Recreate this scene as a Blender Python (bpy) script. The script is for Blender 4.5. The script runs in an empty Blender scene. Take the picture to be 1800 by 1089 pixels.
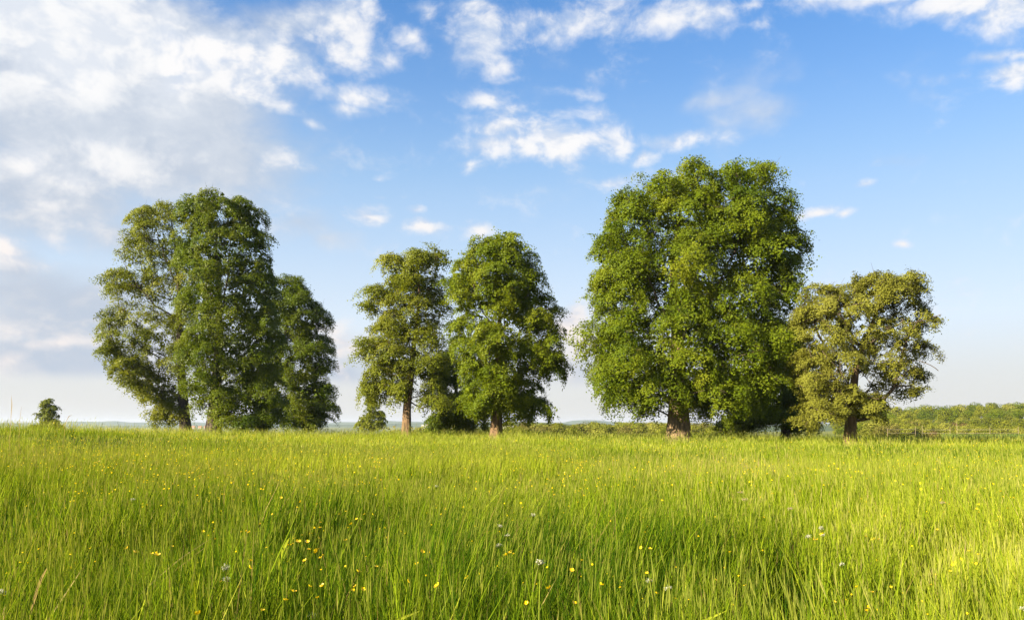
import bpy, math, random
import numpy as np
from math import radians, sin, cos, pi

scene = bpy.context.scene
COL = scene.collection
rng = np.random.default_rng(7)
random.seed(7)

# ------------------------------------------------------------------ camera
# the photograph is 1800 x 1089 px; focal length 1413 px, eye level at row 748
F, CX, CY, EYE = 1413.0, 900.0, 748.0, 1.55
cam = bpy.data.objects.new('camera', bpy.data.cameras.new('camera'))
COL.objects.link(cam)
cam.location = (0, 0, EYE)
cam.rotation_euler = (radians(90), 0, 0)
cam.data.sensor_width = 36.0
cam.data.lens = 36.0 * F / 1800.0
cam.data.shift_y = (CY - 544.5) / 1800.0
cam.data.clip_start = 0.05
cam.data.clip_end = 30000
scene.camera = cam

# ------------------------------------------------------------------ exposure
scene.view_settings.view_transform = 'Standard'
scene.view_settings.look = 'None'
scene.view_settings.gamma = 1.0
scene.view_settings.use_curve_mapping = False
EXPO = 2.0
scene.view_settings.exposure = EXPO
scene.render.engine = 'CYCLES'
scene.cycles.max_bounces = 8
scene.cycles.diffuse_bounces = 4
scene.cycles.transmission_bounces = 6
scene.cycles.volume_bounces = 1
scene.cycles.use_denoising = True
scene.cycles.use_adaptive_sampling = False
scene.cycles.denoiser = 'OPENIMAGEDENOISE'
scene.cycles.denoising_input_passes = 'RGB_ALBEDO_NORMAL'
scene.cycles.denoising_prefilter = 'ACCURATE'
scene.cycles.sample_clamp_indirect = 6.0

# ------------------------------------------------------------------ sun
SUN_EL, SUN_AZ = radians(24), radians(57)          # azimuth to the left of straight behind the camera
SUN_DIR = np.array([-sin(SUN_AZ) * cos(SUN_EL), -cos(SUN_AZ) * cos(SUN_EL), sin(SUN_EL)])
sl = bpy.data.lights.new('sun', 'SUN')
sl.energy = 5.0
sl.angle = radians(0.5)
sl.color = (1.0, 0.87, 0.62)
sun = bpy.data.objects.new('sun', sl)
COL.objects.link(sun)
from mathutils import Vector
sun.rotation_euler = Vector(SUN_DIR).to_track_quat('Z', 'Y').to_euler()

# ------------------------------------------------------------------ world sky
SKY_STRENGTH = 0.061
world = bpy.data.worlds.new('World')
scene.world = world
world.use_nodes = True
try:
    world.cycles.sampling_method = 'MANUAL'
    world.cycles.sample_map_resolution = 512
except Exception:
    pass


class NT:
    """small helper for building node trees"""
    def __init__(self, tree):
        self.t = tree
        tree.nodes.clear()

    def n(self, kind, **kw):
        nd = self.t.nodes.new(kind)
        for k, v in kw.items():
            setattr(nd, k, v)
        return nd

    def put(self, sock, v):
        if isinstance(v, bpy.types.NodeSocket):
            self.t.links.new(v, sock)
        elif v is not None:
            sock.default_value = v

    def math(self, op, a, b=None, c=None, clamp=False):
        nd = self.n('ShaderNodeMath', operation=op, use_clamp=clamp)
        self.put(nd.inputs[0], a)
        self.put(nd.inputs[1], b)
        self.put(nd.inputs[2], c)
        return nd.outputs[0]

    def vmath(self, op, a, b=None, c=None):
        nd = self.n('ShaderNodeVectorMath', operation=op)
        self.put(nd.inputs[0], a)
        self.put(nd.inputs[1], b)
        if c is not None:
            self.put(nd.inputs[2], c)
        return nd.outputs['Value'] if op in ('LENGTH', 'DOT_PRODUCT', 'DISTANCE') else nd.outputs['Vector']

    def noise(self, vec, scale, detail=4.0, rough=0.55, dist=0.0, lac=2.0, color=False):
        nd = self.n('ShaderNodeTexNoise')
        self.put(nd.inputs['Vector'], vec)
        nd.inputs['Scale'].default_value = scale
        nd.inputs['Detail'].default_value = detail
        nd.inputs['Roughness'].default_value = rough
        nd.inputs['Lacunarity'].default_value = lac
        nd.inputs['Distortion'].default_value = dist
        return nd.outputs['Color'] if color else nd.outputs['Fac']

    def smooth(self, v, e0, e1, t0=0.0, t1=1.0, lin=False):
        nd = self.n('ShaderNodeMapRange', interpolation_type='LINEAR' if lin else 'SMOOTHSTEP')
        self.put(nd.inputs['Value'], v)
        nd.inputs['From Min'].default_value = e0
        nd.inputs['From Max'].default_value = e1
        nd.inputs['To Min'].default_value = t0
        nd.inputs['To Max'].default_value = t1
        return nd.outputs['Result']

    def mix(self, fac, a, b, blend='MIX'):
        nd = self.n('ShaderNodeMix', data_type='RGBA', blend_type=blend)
        self.put(nd.inputs['Factor'], fac)
        for s, v in ((nd.inputs['A'], a), (nd.inputs['B'], b)) if False else ((nd.inputs[6], a), (nd.inputs[7], b)):
            if isinstance(v, tuple) and len(v) == 3:
                v = v + (1.0,)
            self.put(s, v)
        return nd.outputs[2]

    def ramp(self, fac, stops, interp='LINEAR'):
        nd = self.n('ShaderNodeValToRGB')
        cr = nd.color_ramp
        cr.interpolation = interp
        while len(cr.elements) < len(stops):
            cr.elements.new(0.5)
        for e, (p, c) in zip(cr.elements, stops):
            e.position = p
            e.color = tuple(c) + (1.0,)
        self.put(nd.inputs['Fac'], fac)
        return nd.outputs['Color']


def srgb(r, g, b):
    f = lambda c: c / 12.92 if c <= 0.04045 else ((c + 0.055) / 1.055) ** 2.4
    return tuple(f(v / 255.0) for v in (r, g, b))


def skyrad(r, g, b):
    """radiance (before the background strength) that the exposure turns into this display colour"""
    k = 1.0 / (SKY_STRENGTH * 2 ** EXPO)
    return tuple(v * k for v in srgb(r, g, b))


def sky_angles(px, py):
    az = math.atan2(px - CX, F)
    el = math.atan2(CY - py, math.hypot(F, px - CX))
    return az, el


# cloud puffs: position and radii on the photograph's scale, weight; turned into azimuth and elevation
WHITE = [
    
    (400, 110, 120, 55, 1.05), (490, 112, 75, 42, 1.05), (330, 140, 70, 40, .8), (440, 168, 80, 26, .8),
    (640, 92, 75, 32, 1.0), (590, 62, 70, 34, .8), (640, 30, 80, 40, .5),
    (630, 172, 85, 26, .95), (600, 192, 50, 20, .9), (515, 196, 34, 15, .85), (548, 221, 15, 12, .8), (680, 190, 24, 14, .7),
    (505, 286, 50, 24, .66), 
    (640, 388, 42, 20, .95), (735, 405, 46, 18, .92), (845, 410, 30, 18, .95), (716, 370, 22, 11, .72), (656, 352, 16, 10, .6), (690, 348, 24, 9, .5), (655, 322, 18, 9, .5),
    (740, 70, 42, 18, .85), (755, 22, 50, 24, .66), (700, 60, 60, 40, .4),
    (860, 35, 70, 40, .78), (925, 38, 70, 40, .85), (1035, 30, 100, 46, .82), (1070, 60, 60, 30, .6), (830, 12, 60, 22, .7),
    (1185, 25, 95, 44, .68), (1260, 8, 90, 26, .55),
    (900, 122, 34, 30, .86), (915, 146, 50, 14, .66), (985, 162, 70, 16, .5), (1035, 168, 40, 14, .5),
    (875, 180, 40, 22, 1.0), (885, 228, 72, 24, 1.0), (905, 205, 50, 20, .9), (860, 262, 75, 26, .98), (832, 296, 38, 16, .78),
    (1010, 243, 95, 34, 1.12), (1040, 203, 46, 22, .85), (945, 265, 50, 18, .95), (1075, 250, 50, 24, .8),
    (1180, 246, 66, 18, .86), (1130, 272, 30, 18, .86), (1222, 240, 30, 16, .76), (1285, 245, 22, 16, .45),
    (1092, 311, 72, 17, .86),
    (1480, -8, 130, 30, .85), (1590, -4, 130, 34, .85), (1330, 5, 70, 18, .6), (1700, 12, 160, 34, 1.15), (1785, 22, 80, 52, 1.2), (1590, 2, 120, 18, .95), (1500, 0, 80, 12, .6), (1740, 45, 50, 24, .85),
    (1745, 108, 64, 14, .95), (1785, 136, 56, 20, 1.0), (1665, 142, 66, 18, .55), (1800, 105, 40, 14, .9),
    (1507, 328, 26, 13, .9), (1428, 374, 32, 14, .92), (1472, 382, 20, 10, .85), (1592, 436, 22, 8, .85), (1535, 292, 40, 16, .42),
    (612, 596, 44, 40, .95), (600, 640, 30, 40, .6), (1012, 575, 44, 36, .95), (1000, 610, 36, 40, .7),
    (18, 440, 46, 20, .95), 
    
]
SOFT = [
    (90, 40, 260, 100, 1.3), (280, 25, 190, 50, .85), (30, 130, 120, 80, .85), (520, 40, 150, 40, .55), (460, 60, 140, 50, .55), (640, 30, 90, 40, .4), (380, 130, 130, 60, .8),
    (205, 292, 140, 52, .85), (150, 315, 110, 44, .75), (90, 370, 150, 40, .6), (20, 300, 70, 60, .8),
    (110, 604, 110, 18, .95), (30, 580, 80, 24, .95), (40, 460, 80, 26, .95), (180, 560, 60, 14, .6), (130, 430, 110, 30, .5), (20, 630, 100, 24, .7), (20, 438, 60, 24, 1.05),
    (1190, 25, 120, 50, .7), (1040, 40, 120, 60, .6), (880, 60, 90, 60, .45), (1000, 245, 120, 44, .5), (870, 240, 90, 60, .45), (612, 600, 50, 46, .7), (1012, 590, 52, 50, .7),
]
GREY = [
    (150, 190, 330, 140, 1.3), (300, 265, 230, 95, 1.15), (60, 330, 230, 110, 1.1), (430, 330, 140, 70, .7),
    (120, 545, 200, 80, 1.2), (80, 628, 240, 34, 1.45), (60, 520, 190, 26, 1.1), (140, 585, 170, 24, 1.1), (600, 655, 80, 22, 1.1), (30, 480, 120, 90, .9), (230, 600, 150, 70, .9), (200, 400, 120, 60, .8),
    (520, 390, 110, 60, .62), (560, 420, 90, 40, .5), (620, 650, 90, 46, .95), (570, 640, 80, 30, .7),
    (1015, 650, 70, 60, .8), (1560, 285, 120, 40, .42), (1340, 200, 160, 50, .36), (330, 60, 300, 90, .75), (480, 40, 220, 60, .6),
    (330, 440, 120, 60, .5), (1250, 180, 120, 40, .32),
]

W = NT(world.node_tree)
tc = W.n('ShaderNodeTexCoord')
D = tc.outputs['Generated']
sep = W.n('ShaderNodeSeparateXYZ')
W.put(sep.inputs[0], D)
az = W.math('ARCTAN2', sep.outputs[0], sep.outputs[1])
el = W.math('ARCSINE', sep.outputs[2])
comb = W.n('ShaderNodeCombineXYZ')
W.put(comb.inputs[0], az)
W.put(comb.inputs[1], el)
Q = comb.outputs[0]
sky = W.n('ShaderNodeTexSky', sky_type='NISHITA', sun_disc=False)
sky.sun_elevation = SUN_EL
sky.sun_rotation = pi + SUN_AZ
sky.altitude = 200
sky.air_density = 1.0
sky.dust_density = 0.6
sky.ozone_density = 2.0
# clear sky: the Nishita sky, thinned towards a milky horizon
elr = W.smooth(el, 0.0, 0.56, lin=True)
milk = W.ramp(elr, [(0.0, (1, 1, 1)), (.12, (.97,) * 3), (.28, (.86,) * 3), (.5, (.68,) * 3), (.72, (.36,) * 3), (1.0, (.08,) * 3)])
horizon = W.ramp(elr, [(0.0, tuple(v / 10 for v in skyrad(228, 224, 217))), (.10, tuple(v / 10 for v in skyrad(230, 231, 229))), (.22, tuple(v / 10 for v in skyrad(232, 241, 249))), (.55, tuple(v / 10 for v in skyrad(188, 218, 243))), (1.0, tuple(v / 10 for v in skyrad(120, 175, 240)))])
horizon = W.mix(1.0, horizon, (10, 10, 10), 'MULTIPLY')
skyc = W.mix(1.0, sky.outputs['Color'], (0.62, 0.86, 1.12), 'MULTIPLY')
skyc = W.mix(1.0, skyc, (0.50, 0.74, 0.83), 'MULTIPLY')
clear = W.mix(milk, skyc, horizon)
# cloud noise
Ds = W.vmath('MULTIPLY', D, (1.0, 1.0, 1.4))
warp = W.vmath('SUBTRACT', W.noise(Ds, 7.0, 3, .55, color=True), (.5, .5, .5))
Qw = W.vmath('MULTIPLY_ADD', warp, (.085, .05, 0), Q)
f1 = W.noise(W.vmath('MULTIPLY_ADD', warp, (.06, .06, .06), Ds), 19.0, 6, .58)
f2 = W.noise(W.vmath('ADD', W.vmath('MULTIPLY_ADD', warp, (.06, .06, .06), Ds), (.009, 0, -.016)), 19.0, 4, .54)
f3 = W.noise(Ds, 5.0, 5, .55)


def puff_field(puffs):
    acc = None
    for px, py, rx, ry, w in puffs:
        a0, e0 = sky_angles(px, py)
        ax = sky_angles(px + rx, py)[0] - a0
        ey = e0 - sky_angles(px, py + ry)[1]
        ix, iy = 1 / max(ax, .004), 1 / max(ey, .004)
        v = W.vmath('MULTIPLY_ADD', Qw, (ix, iy, 0), (-a0 * ix, -e0 * iy, 0))
        r = W.vmath('LENGTH', v)
        k = W.math('MULTIPLY_ADD', r, -0.62 * (0.5 + .5 * w), w)
        acc = k if acc is None else W.math('SMOOTH_MAX', acc, k, 0.08)
    return acc


# elsewhere in the sky the same kind of broken cloud goes on
out = W.math('MAXIMUM', W.smooth(W.math('ABSOLUTE', az), .62, .80), W.smooth(el, .50, .62))
gen = W.math('MULTIPLY', W.smooth(W.noise(Ds, 2.6, 4, .5), .46, .66, 0.0, 1.0), out)
wf = puff_field(WHITE)
wf = W.math('MAXIMUM', wf, gen)
wd = W.math('MULTIPLY_ADD', W.math('SUBTRACT', f1, .5), 2.1, wf)
wa = W.smooth(wd, .10, .98)
sf = puff_field(SOFT)
sd = W.math('MULTIPLY_ADD', W.math('SUBTRACT', f1, .5), 1.7, W.math('MULTIPLY_ADD', W.math('SUBTRACT', f3, .5), 1.1, sf))
sa = W.smooth(sd, .10, 1.0)
gf = puff_field(GREY)
gf = W.math('MAXIMUM', gf, W.math('MULTIPLY', gen, .8))
gd = W.math('MULTIPLY_ADD', W.math('SUBTRACT', f3, .5), 1.3, gf)
gd = W.math('MULTIPLY_ADD', W.math('SUBTRACT', f1, .5), .5, gd)
ga = W.smooth(gd, .08, .80)
relief = W.math('SUBTRACT', f2, f1)
lit = W.smooth(W.math('MULTIPLY_ADD', W.math('SUBTRACT', wd, .75), .25, W.math('MULTIPLY_ADD', relief, -3.0, .5)), .12, .78)
lowwarm = W.smooth(el, .02, .34)
wcol = W.mix(lit, W.mix(lowwarm, skyrad(226, 222, 226), skyrad(214, 225, 242)), W.mix(lowwarm, skyrad(252, 240, 232), skyrad(254, 253, 253)))
gl = W.smooth(W.math('MULTIPLY_ADD', W.math('SUBTRACT', f1, .5), .7, f3), .30, .72)
gcol = W.mix(gl, W.mix(lowwarm, skyrad(190, 202, 219), skyrad(196, 206, 221)), W.mix(lowwarm, skyrad(230, 228, 228), skyrad(222, 228, 236)))
c = W.mix(W.math('MULTIPLY', ga, .93), clear, gcol)
scol = W.mix(W.smooth(W.math('MULTIPLY_ADD', relief, -2.6, .5), .2, .8), W.mix(lowwarm, skyrad(232, 227, 228), skyrad(230, 236, 245)), W.mix(lowwarm, skyrad(250, 241, 236), skyrad(254, 254, 254)))
c = W.mix(W.math('MULTIPLY', sa, .92), c, scol)
c = W.mix(W.math('MULTIPLY', wa, W.smooth(wd, .25, 1.2, .62, .97)), c, wcol)
low = W.smooth(el, .040, .062)
c = W.mix(low, clear, c)
bg = W.n('ShaderNodeBackground')
W.put(bg.inputs['Color'], c)
bg.inputs['Strength'].default_value = SKY_STRENGTH
wo = W.n('ShaderNodeOutputWorld')
W.put(wo.inputs['Surface'], bg.outputs[0])


# ------------------------------------------------------------------ noise and terrain
def hash2(ix, iy, seed):
    h = (ix.astype(np.int64) * 374761393 + iy.astype(np.int64) * 668265263 + seed * 1442695041) & 0xFFFFFFFF
    h = ((h ^ (h >> 13)) * 1274126177) & 0xFFFFFFFF
    h = (h ^ (h >> 16)) & 0xFFFFFFFF
    return h / 4294967295.0


def vnoise(x, y, seed=0):
    x = np.asarray(x, float)
    y = np.asarray(y, float)
    ix, iy = np.floor(x), np.floor(y)
    fx, fy = x - ix, y - iy
    fx, fy = fx * fx * (3 - 2 * fx), fy * fy * (3 - 2 * fy)
    a, b = hash2(ix, iy, seed), hash2(ix + 1, iy, seed)
    c_, d = hash2(ix, iy + 1, seed), hash2(ix + 1, iy + 1, seed)
    return (a * (1 - fx) + b * fx) * (1 - fy) + (c_ * (1 - fx) + d * fx) * fy


def fbm(x, y, seed=0, oct=3):
    s, a, t = 0, 1.0, 0
    for o in range(oct):
        s = s + a * vnoise(x * 2 ** o, y * 2 ** o, seed + o * 17)
        t += a
        a *= .5
    return s / t


def sstep(a, b, x):
    t = np.clip((np.asarray(x, float) - a) / (b - a), 0, 1)
    return t * t * (3 - 2 * t)


def H(x, y):
    x = np.asarray(x, float)
    y = np.asarray(y, float)
    ys = np.maximum(y, 1.0)
    t = x / ys
    plate = (0.34 * (1 - sstep(-6, 24, x)) + 0.08) * sstep(14, 58, y)
    plate = plate + 0.92 * np.exp(-((x + 27) / 12.0) ** 2 - ((y - 36) / 20.0) ** 2)
    plate = plate + (fbm(x / 5, y / 5, 3) - .5) * 0.16
    plate = plate + .20 * np.exp(-((x - 21.4) / 9.0) ** 2 - ((y - 50) / 12.0) ** 2)
    R = sstep(-0.12, 0.0, t)
    drop = sstep(80, 230, y)
    valley = -15.0 * (1 - R) + -2.3 * R
    z = plate * (1 - drop) + drop * valley
    far = sstep(520, 1100, y) * (1 - sstep(1400, 3200, y))
    z = z - far * 16 * R
    hill = sstep(.36, .62, t) * sstep(240, 430, y) * (1 - sstep(600, 1200, y))
    z = z + hill * 7.5
    z = z + sstep(900, 3000, y) * (1 - R) * 9
    return z


def at(px, Y, z=None):
    x = (px - CX) / F * Y
    return x, Y, float(H(x, Y)) if z is None else z


def p3(px, py, Y):
    return np.array([(px - CX) / F * Y, Y, EYE + (CY - py) / F * Y])


# ------------------------------------------------------------------ mesh helpers
def mesh_from(name, verts, faces_flat, counts, mats, matidx=None, smooth=False, attrs=None):
    """faces_flat: vertex indices; counts: corners of each face (array or int)"""
    me = bpy.data.meshes.new(name)
    verts = np.ascontiguousarray(verts, np.float32)
    faces_flat = np.ascontiguousarray(faces_flat, np.int32).ravel()
    if np.isscalar(counts):
        counts = np.full(len(faces_flat) // counts, counts, np.int32)
    counts = np.ascontiguousarray(counts, np.int32)
    me.vertices.add(len(verts))
    me.vertices.foreach_set('co', verts.ravel())
    me.loops.add(len(faces_flat))
    me.loops.foreach_set('vertex_index', faces_flat)
    me.polygons.add(len(counts))
    starts = np.zeros(len(counts), np.int32)
    starts[1:] = np.cumsum(counts)[:-1]
    me.polygons.foreach_set('loop_start', starts)
    me.polygons.foreach_set('loop_total', counts)
    if matidx is not None:
        me.polygons.foreach_set('material_index', np.ascontiguousarray(matidx, np.int32))
    me.polygons.foreach_set('use_smooth', np.full(len(counts), smooth, bool))
    for k, (dom, arr) in (attrs or {}).items():
        a = me.attributes.new(k, 'FLOAT', dom)
        a.data.foreach_set('value', np.ascontiguousarray(arr, np.float32))
    for m in mats:
        me.materials.append(m)
    me.update()
    me.validate()
    return me


def link(name, me, parent=None, **props):
    o = bpy.data.objects.new(name, me)
    COL.objects.link(o)
    if parent is not None:
        o.parent = parent
    for k, v in props.items():
        o[k] = v
    return o


def thing(name, label, cat, loc=(0, 0, 0), group=None, rz=0.0):
    o = bpy.data.objects.new(name, None)
    COL.objects.link(o)
    o.empty_display_size = .2
    o.location = loc
    o.rotation_euler = (0, 0, rz)
    o['label'] = label
    o['category'] = cat
    if group:
        o['group'] = group
    return o


def copy_tree(o, parent=None):
    c_ = o.copy()
    COL.objects.link(c_)
    if parent is not None:
        c_.parent = parent
    for ch in list(o.children):
        copy_tree(ch, c_)
    return c_


ONES = 'first second third fourth fifth sixth seventh eighth ninth tenth eleventh twelfth thirteenth fourteenth fifteenth sixteenth seventeenth eighteenth nineteenth'.split()


def ordinal(k):
    if k < 20:
        return ONES[k - 1]
    t_, u_ = divmod(k, 10)
    return ('twentieth', 'thirtieth')[t_ - 2] if u_ == 0 else ('twenty', 'thirty')[t_ - 2] + '-' + ONES[u_ - 1]


def number_labels(items, pattern, reverse=False):
    """labels by order along the picture; pattern holds {} for the ordinal"""
    items = sorted(items, key=lambda o_: o_.location[0] / o_.location[1], reverse=reverse)
    side = 'right' if reverse else 'left'
    for i, o_ in enumerate(items):
        o_['label'] = pattern.format(side + 'most' if i == 0 else ordinal(i + 1) + ' from ' + side)


class Geo:
    """collects geometry of one mesh"""
    def __init__(self):
        self.v, self.f, self.c, self.m, self.t, self.n = [], [], [], [], [], 0

    def add(self, verts, faces, mat=0, tint=.5):
        verts = np.asarray(verts, float).reshape(-1, 3)
        faces = np.asarray(faces, int)
        self.v.append(verts)
        self.f.append((faces + self.n).ravel())
        self.c.append(np.full(len(faces), faces.shape[1]))
        self.m.append(np.full(len(faces), mat))
        self.t.append(np.full(len(faces), tint) if np.isscalar(tint) else np.asarray(tint))
        self.n += len(verts)

    def tube(self, pts, radii, sides=6, cap=True, mat=0, tint=.5, lobes=None):
        pts = np.asarray(pts, float)
        n = len(pts)
        radii = np.broadcast_to(np.asarray(radii, float), (n,))
        tan = np.gradient(pts, axis=0)
        tan /= np.linalg.norm(tan, axis=1)[:, None] + 1e-9
        ref = np.array([1.0, 0, 0]) if abs(tan[0][0]) < .8 else np.array([0, 1.0, 0])
        a = np.arange(sides) * 2 * pi / sides
        rings = []
        u = ref - tan[0] * ref.dot(tan[0])
        for i in range(n):
            u = u - tan[i] * u.dot(tan[i])
            u /= np.linalg.norm(u) + 1e-9
            w = np.cross(tan[i], u)
            rr = radii[i] * (np.ones(sides) if lobes is None else lobes(i, a))
            rings.append(pts[i] + rr[:, None] * (np.cos(a)[:, None] * u + np.sin(a)[:, None] * w))
        V = np.concatenate(rings)
        F_ = []
        for i in range(n - 1):
            for k in range(sides):
                k2 = (k + 1) % sides
                F_.append((i * sides + k, i * sides + k2, (i + 1) * sides + k2, (i + 1) * sides + k))
        self.add(V, F_, mat, tint)
        if cap and sides == 4:
            self.add(rings[-1], [(0, 1, 2, 3)], mat, tint)

    def box(self, c0, size, mat=0):
        c0, s = np.asarray(c0, float), np.asarray(size, float) / 2
        V = np.array([[x, y, z] for x in (-1, 1) for y in (-1, 1) for z in (-1, 1)]) * s + c0
        self.add(V, [(0, 1, 3, 2), (4, 6, 7, 5), (0, 4, 5, 1), (2, 3, 7, 6), (0, 2, 6, 4), (1, 5, 7, 3)], mat)

    def mesh(self, name, mats, smooth=False):
        return mesh_from(name, np.concatenate(self.v), np.concatenate(self.f), np.concatenate(self.c), mats,
                         np.concatenate(self.m), smooth, {'tint': ('FACE', np.concatenate(self.t))})


# ------------------------------------------------------------------ materials
def attr(T, name='tint'):
    a = T.n('ShaderNodeAttribute')
    a.attribute_name = name
    return a.outputs['Fac']


def leafy(name, stops, transl=.4, rough=.45, spec=.25, tstops=None, gloss=.005):
    m = bpy.data.materials.new(name)
    m.use_nodes = True
    T = NT(m.node_tree)
    t = attr(T)
    colr = T.ramp(t, stops)
    tcol = T.ramp(t, tstops or [(p, (c_[0] * 1.25, c_[1] * 1.15, c_[2] * .6)) for p, c_ in stops])
    d = T.n('ShaderNodeBsdfDiffuse')
    T.put(d.inputs['Color'], colr)
    tr = T.n('ShaderNodeBsdfTranslucent')
    T.put(tr.inputs['Color'], tcol)
    mx = T.n('ShaderNodeMixShader')
    mx.inputs[0].default_value = transl
    T.put(mx.inputs[1], d.outputs[0])
    T.put(mx.inputs[2], tr.outputs[0])
    g = T.n('ShaderNodeBsdfGlossy')
    g.inputs['Roughness'].default_value = rough
    g.inputs['Color'].default_value = (.9, .9, .9, 1)
    fr = T.n('ShaderNodeFresnel')
    fr.inputs['IOR'].default_value = 1.4
    mx2 = T.n('ShaderNodeMixShader')
    T.put(mx2.inputs[0], T.math('MULTIPLY', fr.outputs[0], gloss * 4, clamp=True))
    T.put(mx2.inputs[1], mx.outputs[0])
    T.put(mx2.inputs[2], g.outputs[0])
    o = T.n('ShaderNodeOutputMaterial')
    T.put(o.inputs['Surface'], mx2.outputs[0])
    return m


def bark(name, c0, c1, scale=5.0, bump=.6):
    m = bpy.data.materials.new(name)
    m.use_nodes = True
    T = NT(m.node_tree)
    tcn = T.n('ShaderNodeTexCoord')
    v = T.vmath('MULTIPLY', tcn.outputs['Object'], (1, 1, .16))
    n1 = T.noise(v, scale, 6, .62, .6)
    n2 = T.noise(tcn.outputs['Object'], scale * .35, 4, .6)
    fac = T.math('MULTIPLY_ADD', n2, .6, T.math('MULTIPLY_ADD', n1, 1.4, -.52), clamp=True)
    colr = T.ramp(fac, [(.12, tuple(x * .35 for x in c0)), (.38, c0), (.85, c1)])
    p = T.n('ShaderNodeBsdfPrincipled')
    T.put(p.inputs['Base Color'], colr)
    p.inputs['Roughness'].default_value = .9
    b = T.n('ShaderNodeBump')
    b.inputs['Strength'].default_value = bump
    b.inputs['Distance'].default_value = .12
    T.put(b.inputs['Height'], n1)
    T.put(p.inputs['Normal'], b.outputs[0])
    o = T.n('ShaderNodeOutputMaterial')
    T.put(o.inputs['Surface'], p.outputs[0])
    return m


def plain(name, col, rough=.8, var=.25, scale=3.0):
    m = bpy.data.materials.new(name)
    m.use_nodes = True
    T = NT(m.node_tree)
    tcn = T.n('ShaderNodeTexCoord')
    n1 = T.noise(tcn.outputs['Object'], scale, 4, .6)
    colr = T.ramp(n1, [(.25, tuple(x * (1 - var) for x in col)), (.75, tuple(min(x * (1 + var), 1) for x in col))])
    p = T.n('ShaderNodeBsdfPrincipled')
    T.put(p.inputs['Base Color'], colr)
    p.inputs['Roughness'].default_value = rough
    o = T.n('ShaderNodeOutputMaterial')
    T.put(o.inputs['Surface'], p.outputs[0])
    return m


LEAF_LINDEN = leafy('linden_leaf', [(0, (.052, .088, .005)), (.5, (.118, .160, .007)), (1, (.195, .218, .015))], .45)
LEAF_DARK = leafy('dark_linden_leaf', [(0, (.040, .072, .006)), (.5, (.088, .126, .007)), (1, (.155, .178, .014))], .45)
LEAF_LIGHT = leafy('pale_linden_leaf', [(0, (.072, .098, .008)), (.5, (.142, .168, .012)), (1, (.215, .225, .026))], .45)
LEAF_OAK = leafy('oak_leaf', [(0, (.086, .080, .012)), (.5, (.160, .168, .022)), (1, (.225, .228, .042))], .4)
LEAF_WOOD = leafy('woodland_leaf', [(0, (.070, .092, .008)), (.5, (.135, .152, .011)), (1, (.195, .200, .020))], .3)
LEAF_YELLOW = leafy('scrub_leaf', [(0, (.100, .120, .014)), (.5, (.165, .175, .022)), (1, (.220, .215, .040))], .25)
LEAF_OLIVE = leafy('thicket_leaf', [(0, (.085, .085, .018)), (.5, (.130, .120, .026)), (1, (.180, .150, .040))], .25)
LEAF_RUST = leafy('rust_leaf', [(0, (.085, .055, .025)), (.5, (.130, .085, .034)), (1, (.170, .120, .048))], .15)
BRANCH_MID = bark('branch_bark', (.070, .050, .030), (.140, .098, .058), 6.0, .7)
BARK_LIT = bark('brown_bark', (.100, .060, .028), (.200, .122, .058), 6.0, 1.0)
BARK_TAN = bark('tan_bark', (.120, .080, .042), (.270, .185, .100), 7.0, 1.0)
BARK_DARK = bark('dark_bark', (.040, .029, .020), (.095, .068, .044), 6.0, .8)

# ------------------------------------------------------------------ ground
gm = bpy.data.materials.new('meadow_soil')
gm.use_nodes = True
T = NT(gm.node_tree)
geo = T.n('ShaderNodeNewGeometry')
P = geo.outputs['Position']
n1 = T.noise(P, .9, 5, .6)
n2 = T.noise(P, .012, 4, .55)
n3 = T.noise(P, .10, 5, .6)
near = T.ramp(n1, [(.3, (.016, .020, .007)), (.7, (.036, .046, .013))])
fields = T.ramp(n2, [(.30, (.10, .13, .030)), (.42, (.14, .16, .040)), (.5, (.17, .15, .07)), (.58, (.08, .11, .03)), (.7, (.15, .17, .045))])
fields = T.mix(.45, fields, T.ramp(n3, [(.3, (.08, .10, .025)), (.7, (.17, .185, .05))]))
sp = T.n('ShaderNodeSeparateXYZ')
T.put(sp.inputs[0], P)
colr = T.mix(T.smooth(sp.outputs[1], 70, 110), near, fields)
pb = T.n('ShaderNodeBsdfPrincipled')
T.put(pb.inputs['Base Color'], colr)
pb.inputs['Roughness'].default_value = .95
pb.inputs['Specular IOR Level'].default_value = .1
bp = T.n('ShaderNodeBump')
bp.inputs['Strength'].default_value = .5
bp.inputs['Distance'].default_value = .1
T.put(bp.inputs['Height'], n1)
T.put(pb.inputs['Normal'], bp.outputs[0])
om = T.n('ShaderNodeOutputMaterial')
T.put(om.inputs['Surface'], pb.outputs[0])


def axis(lo, hi, n, s):
    u = np.linspace(math.asinh(lo / s), math.asinh(hi / s), n)
    return np.sinh(u) * s


gx, gy = axis(-6500, 6500, 170, 20), axis(-250, 7600, 190, 25)
GX, GY = np.meshgrid(gx, gy)
GV = np.stack([GX, GY, H(GX, GY)], -1).reshape(-1, 3)
nx = len(gx)
i0 = (np.arange(len(gy) - 1)[:, None] * nx + np.arange(nx - 1)[None, :]).ravel()
GF = np.stack([i0, i0 + 1, i0 + nx + 1, i0 + nx], -1)
link('ground', mesh_from('ground', GV, GF, 4, [gm], smooth=True), kind='structure')

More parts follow.
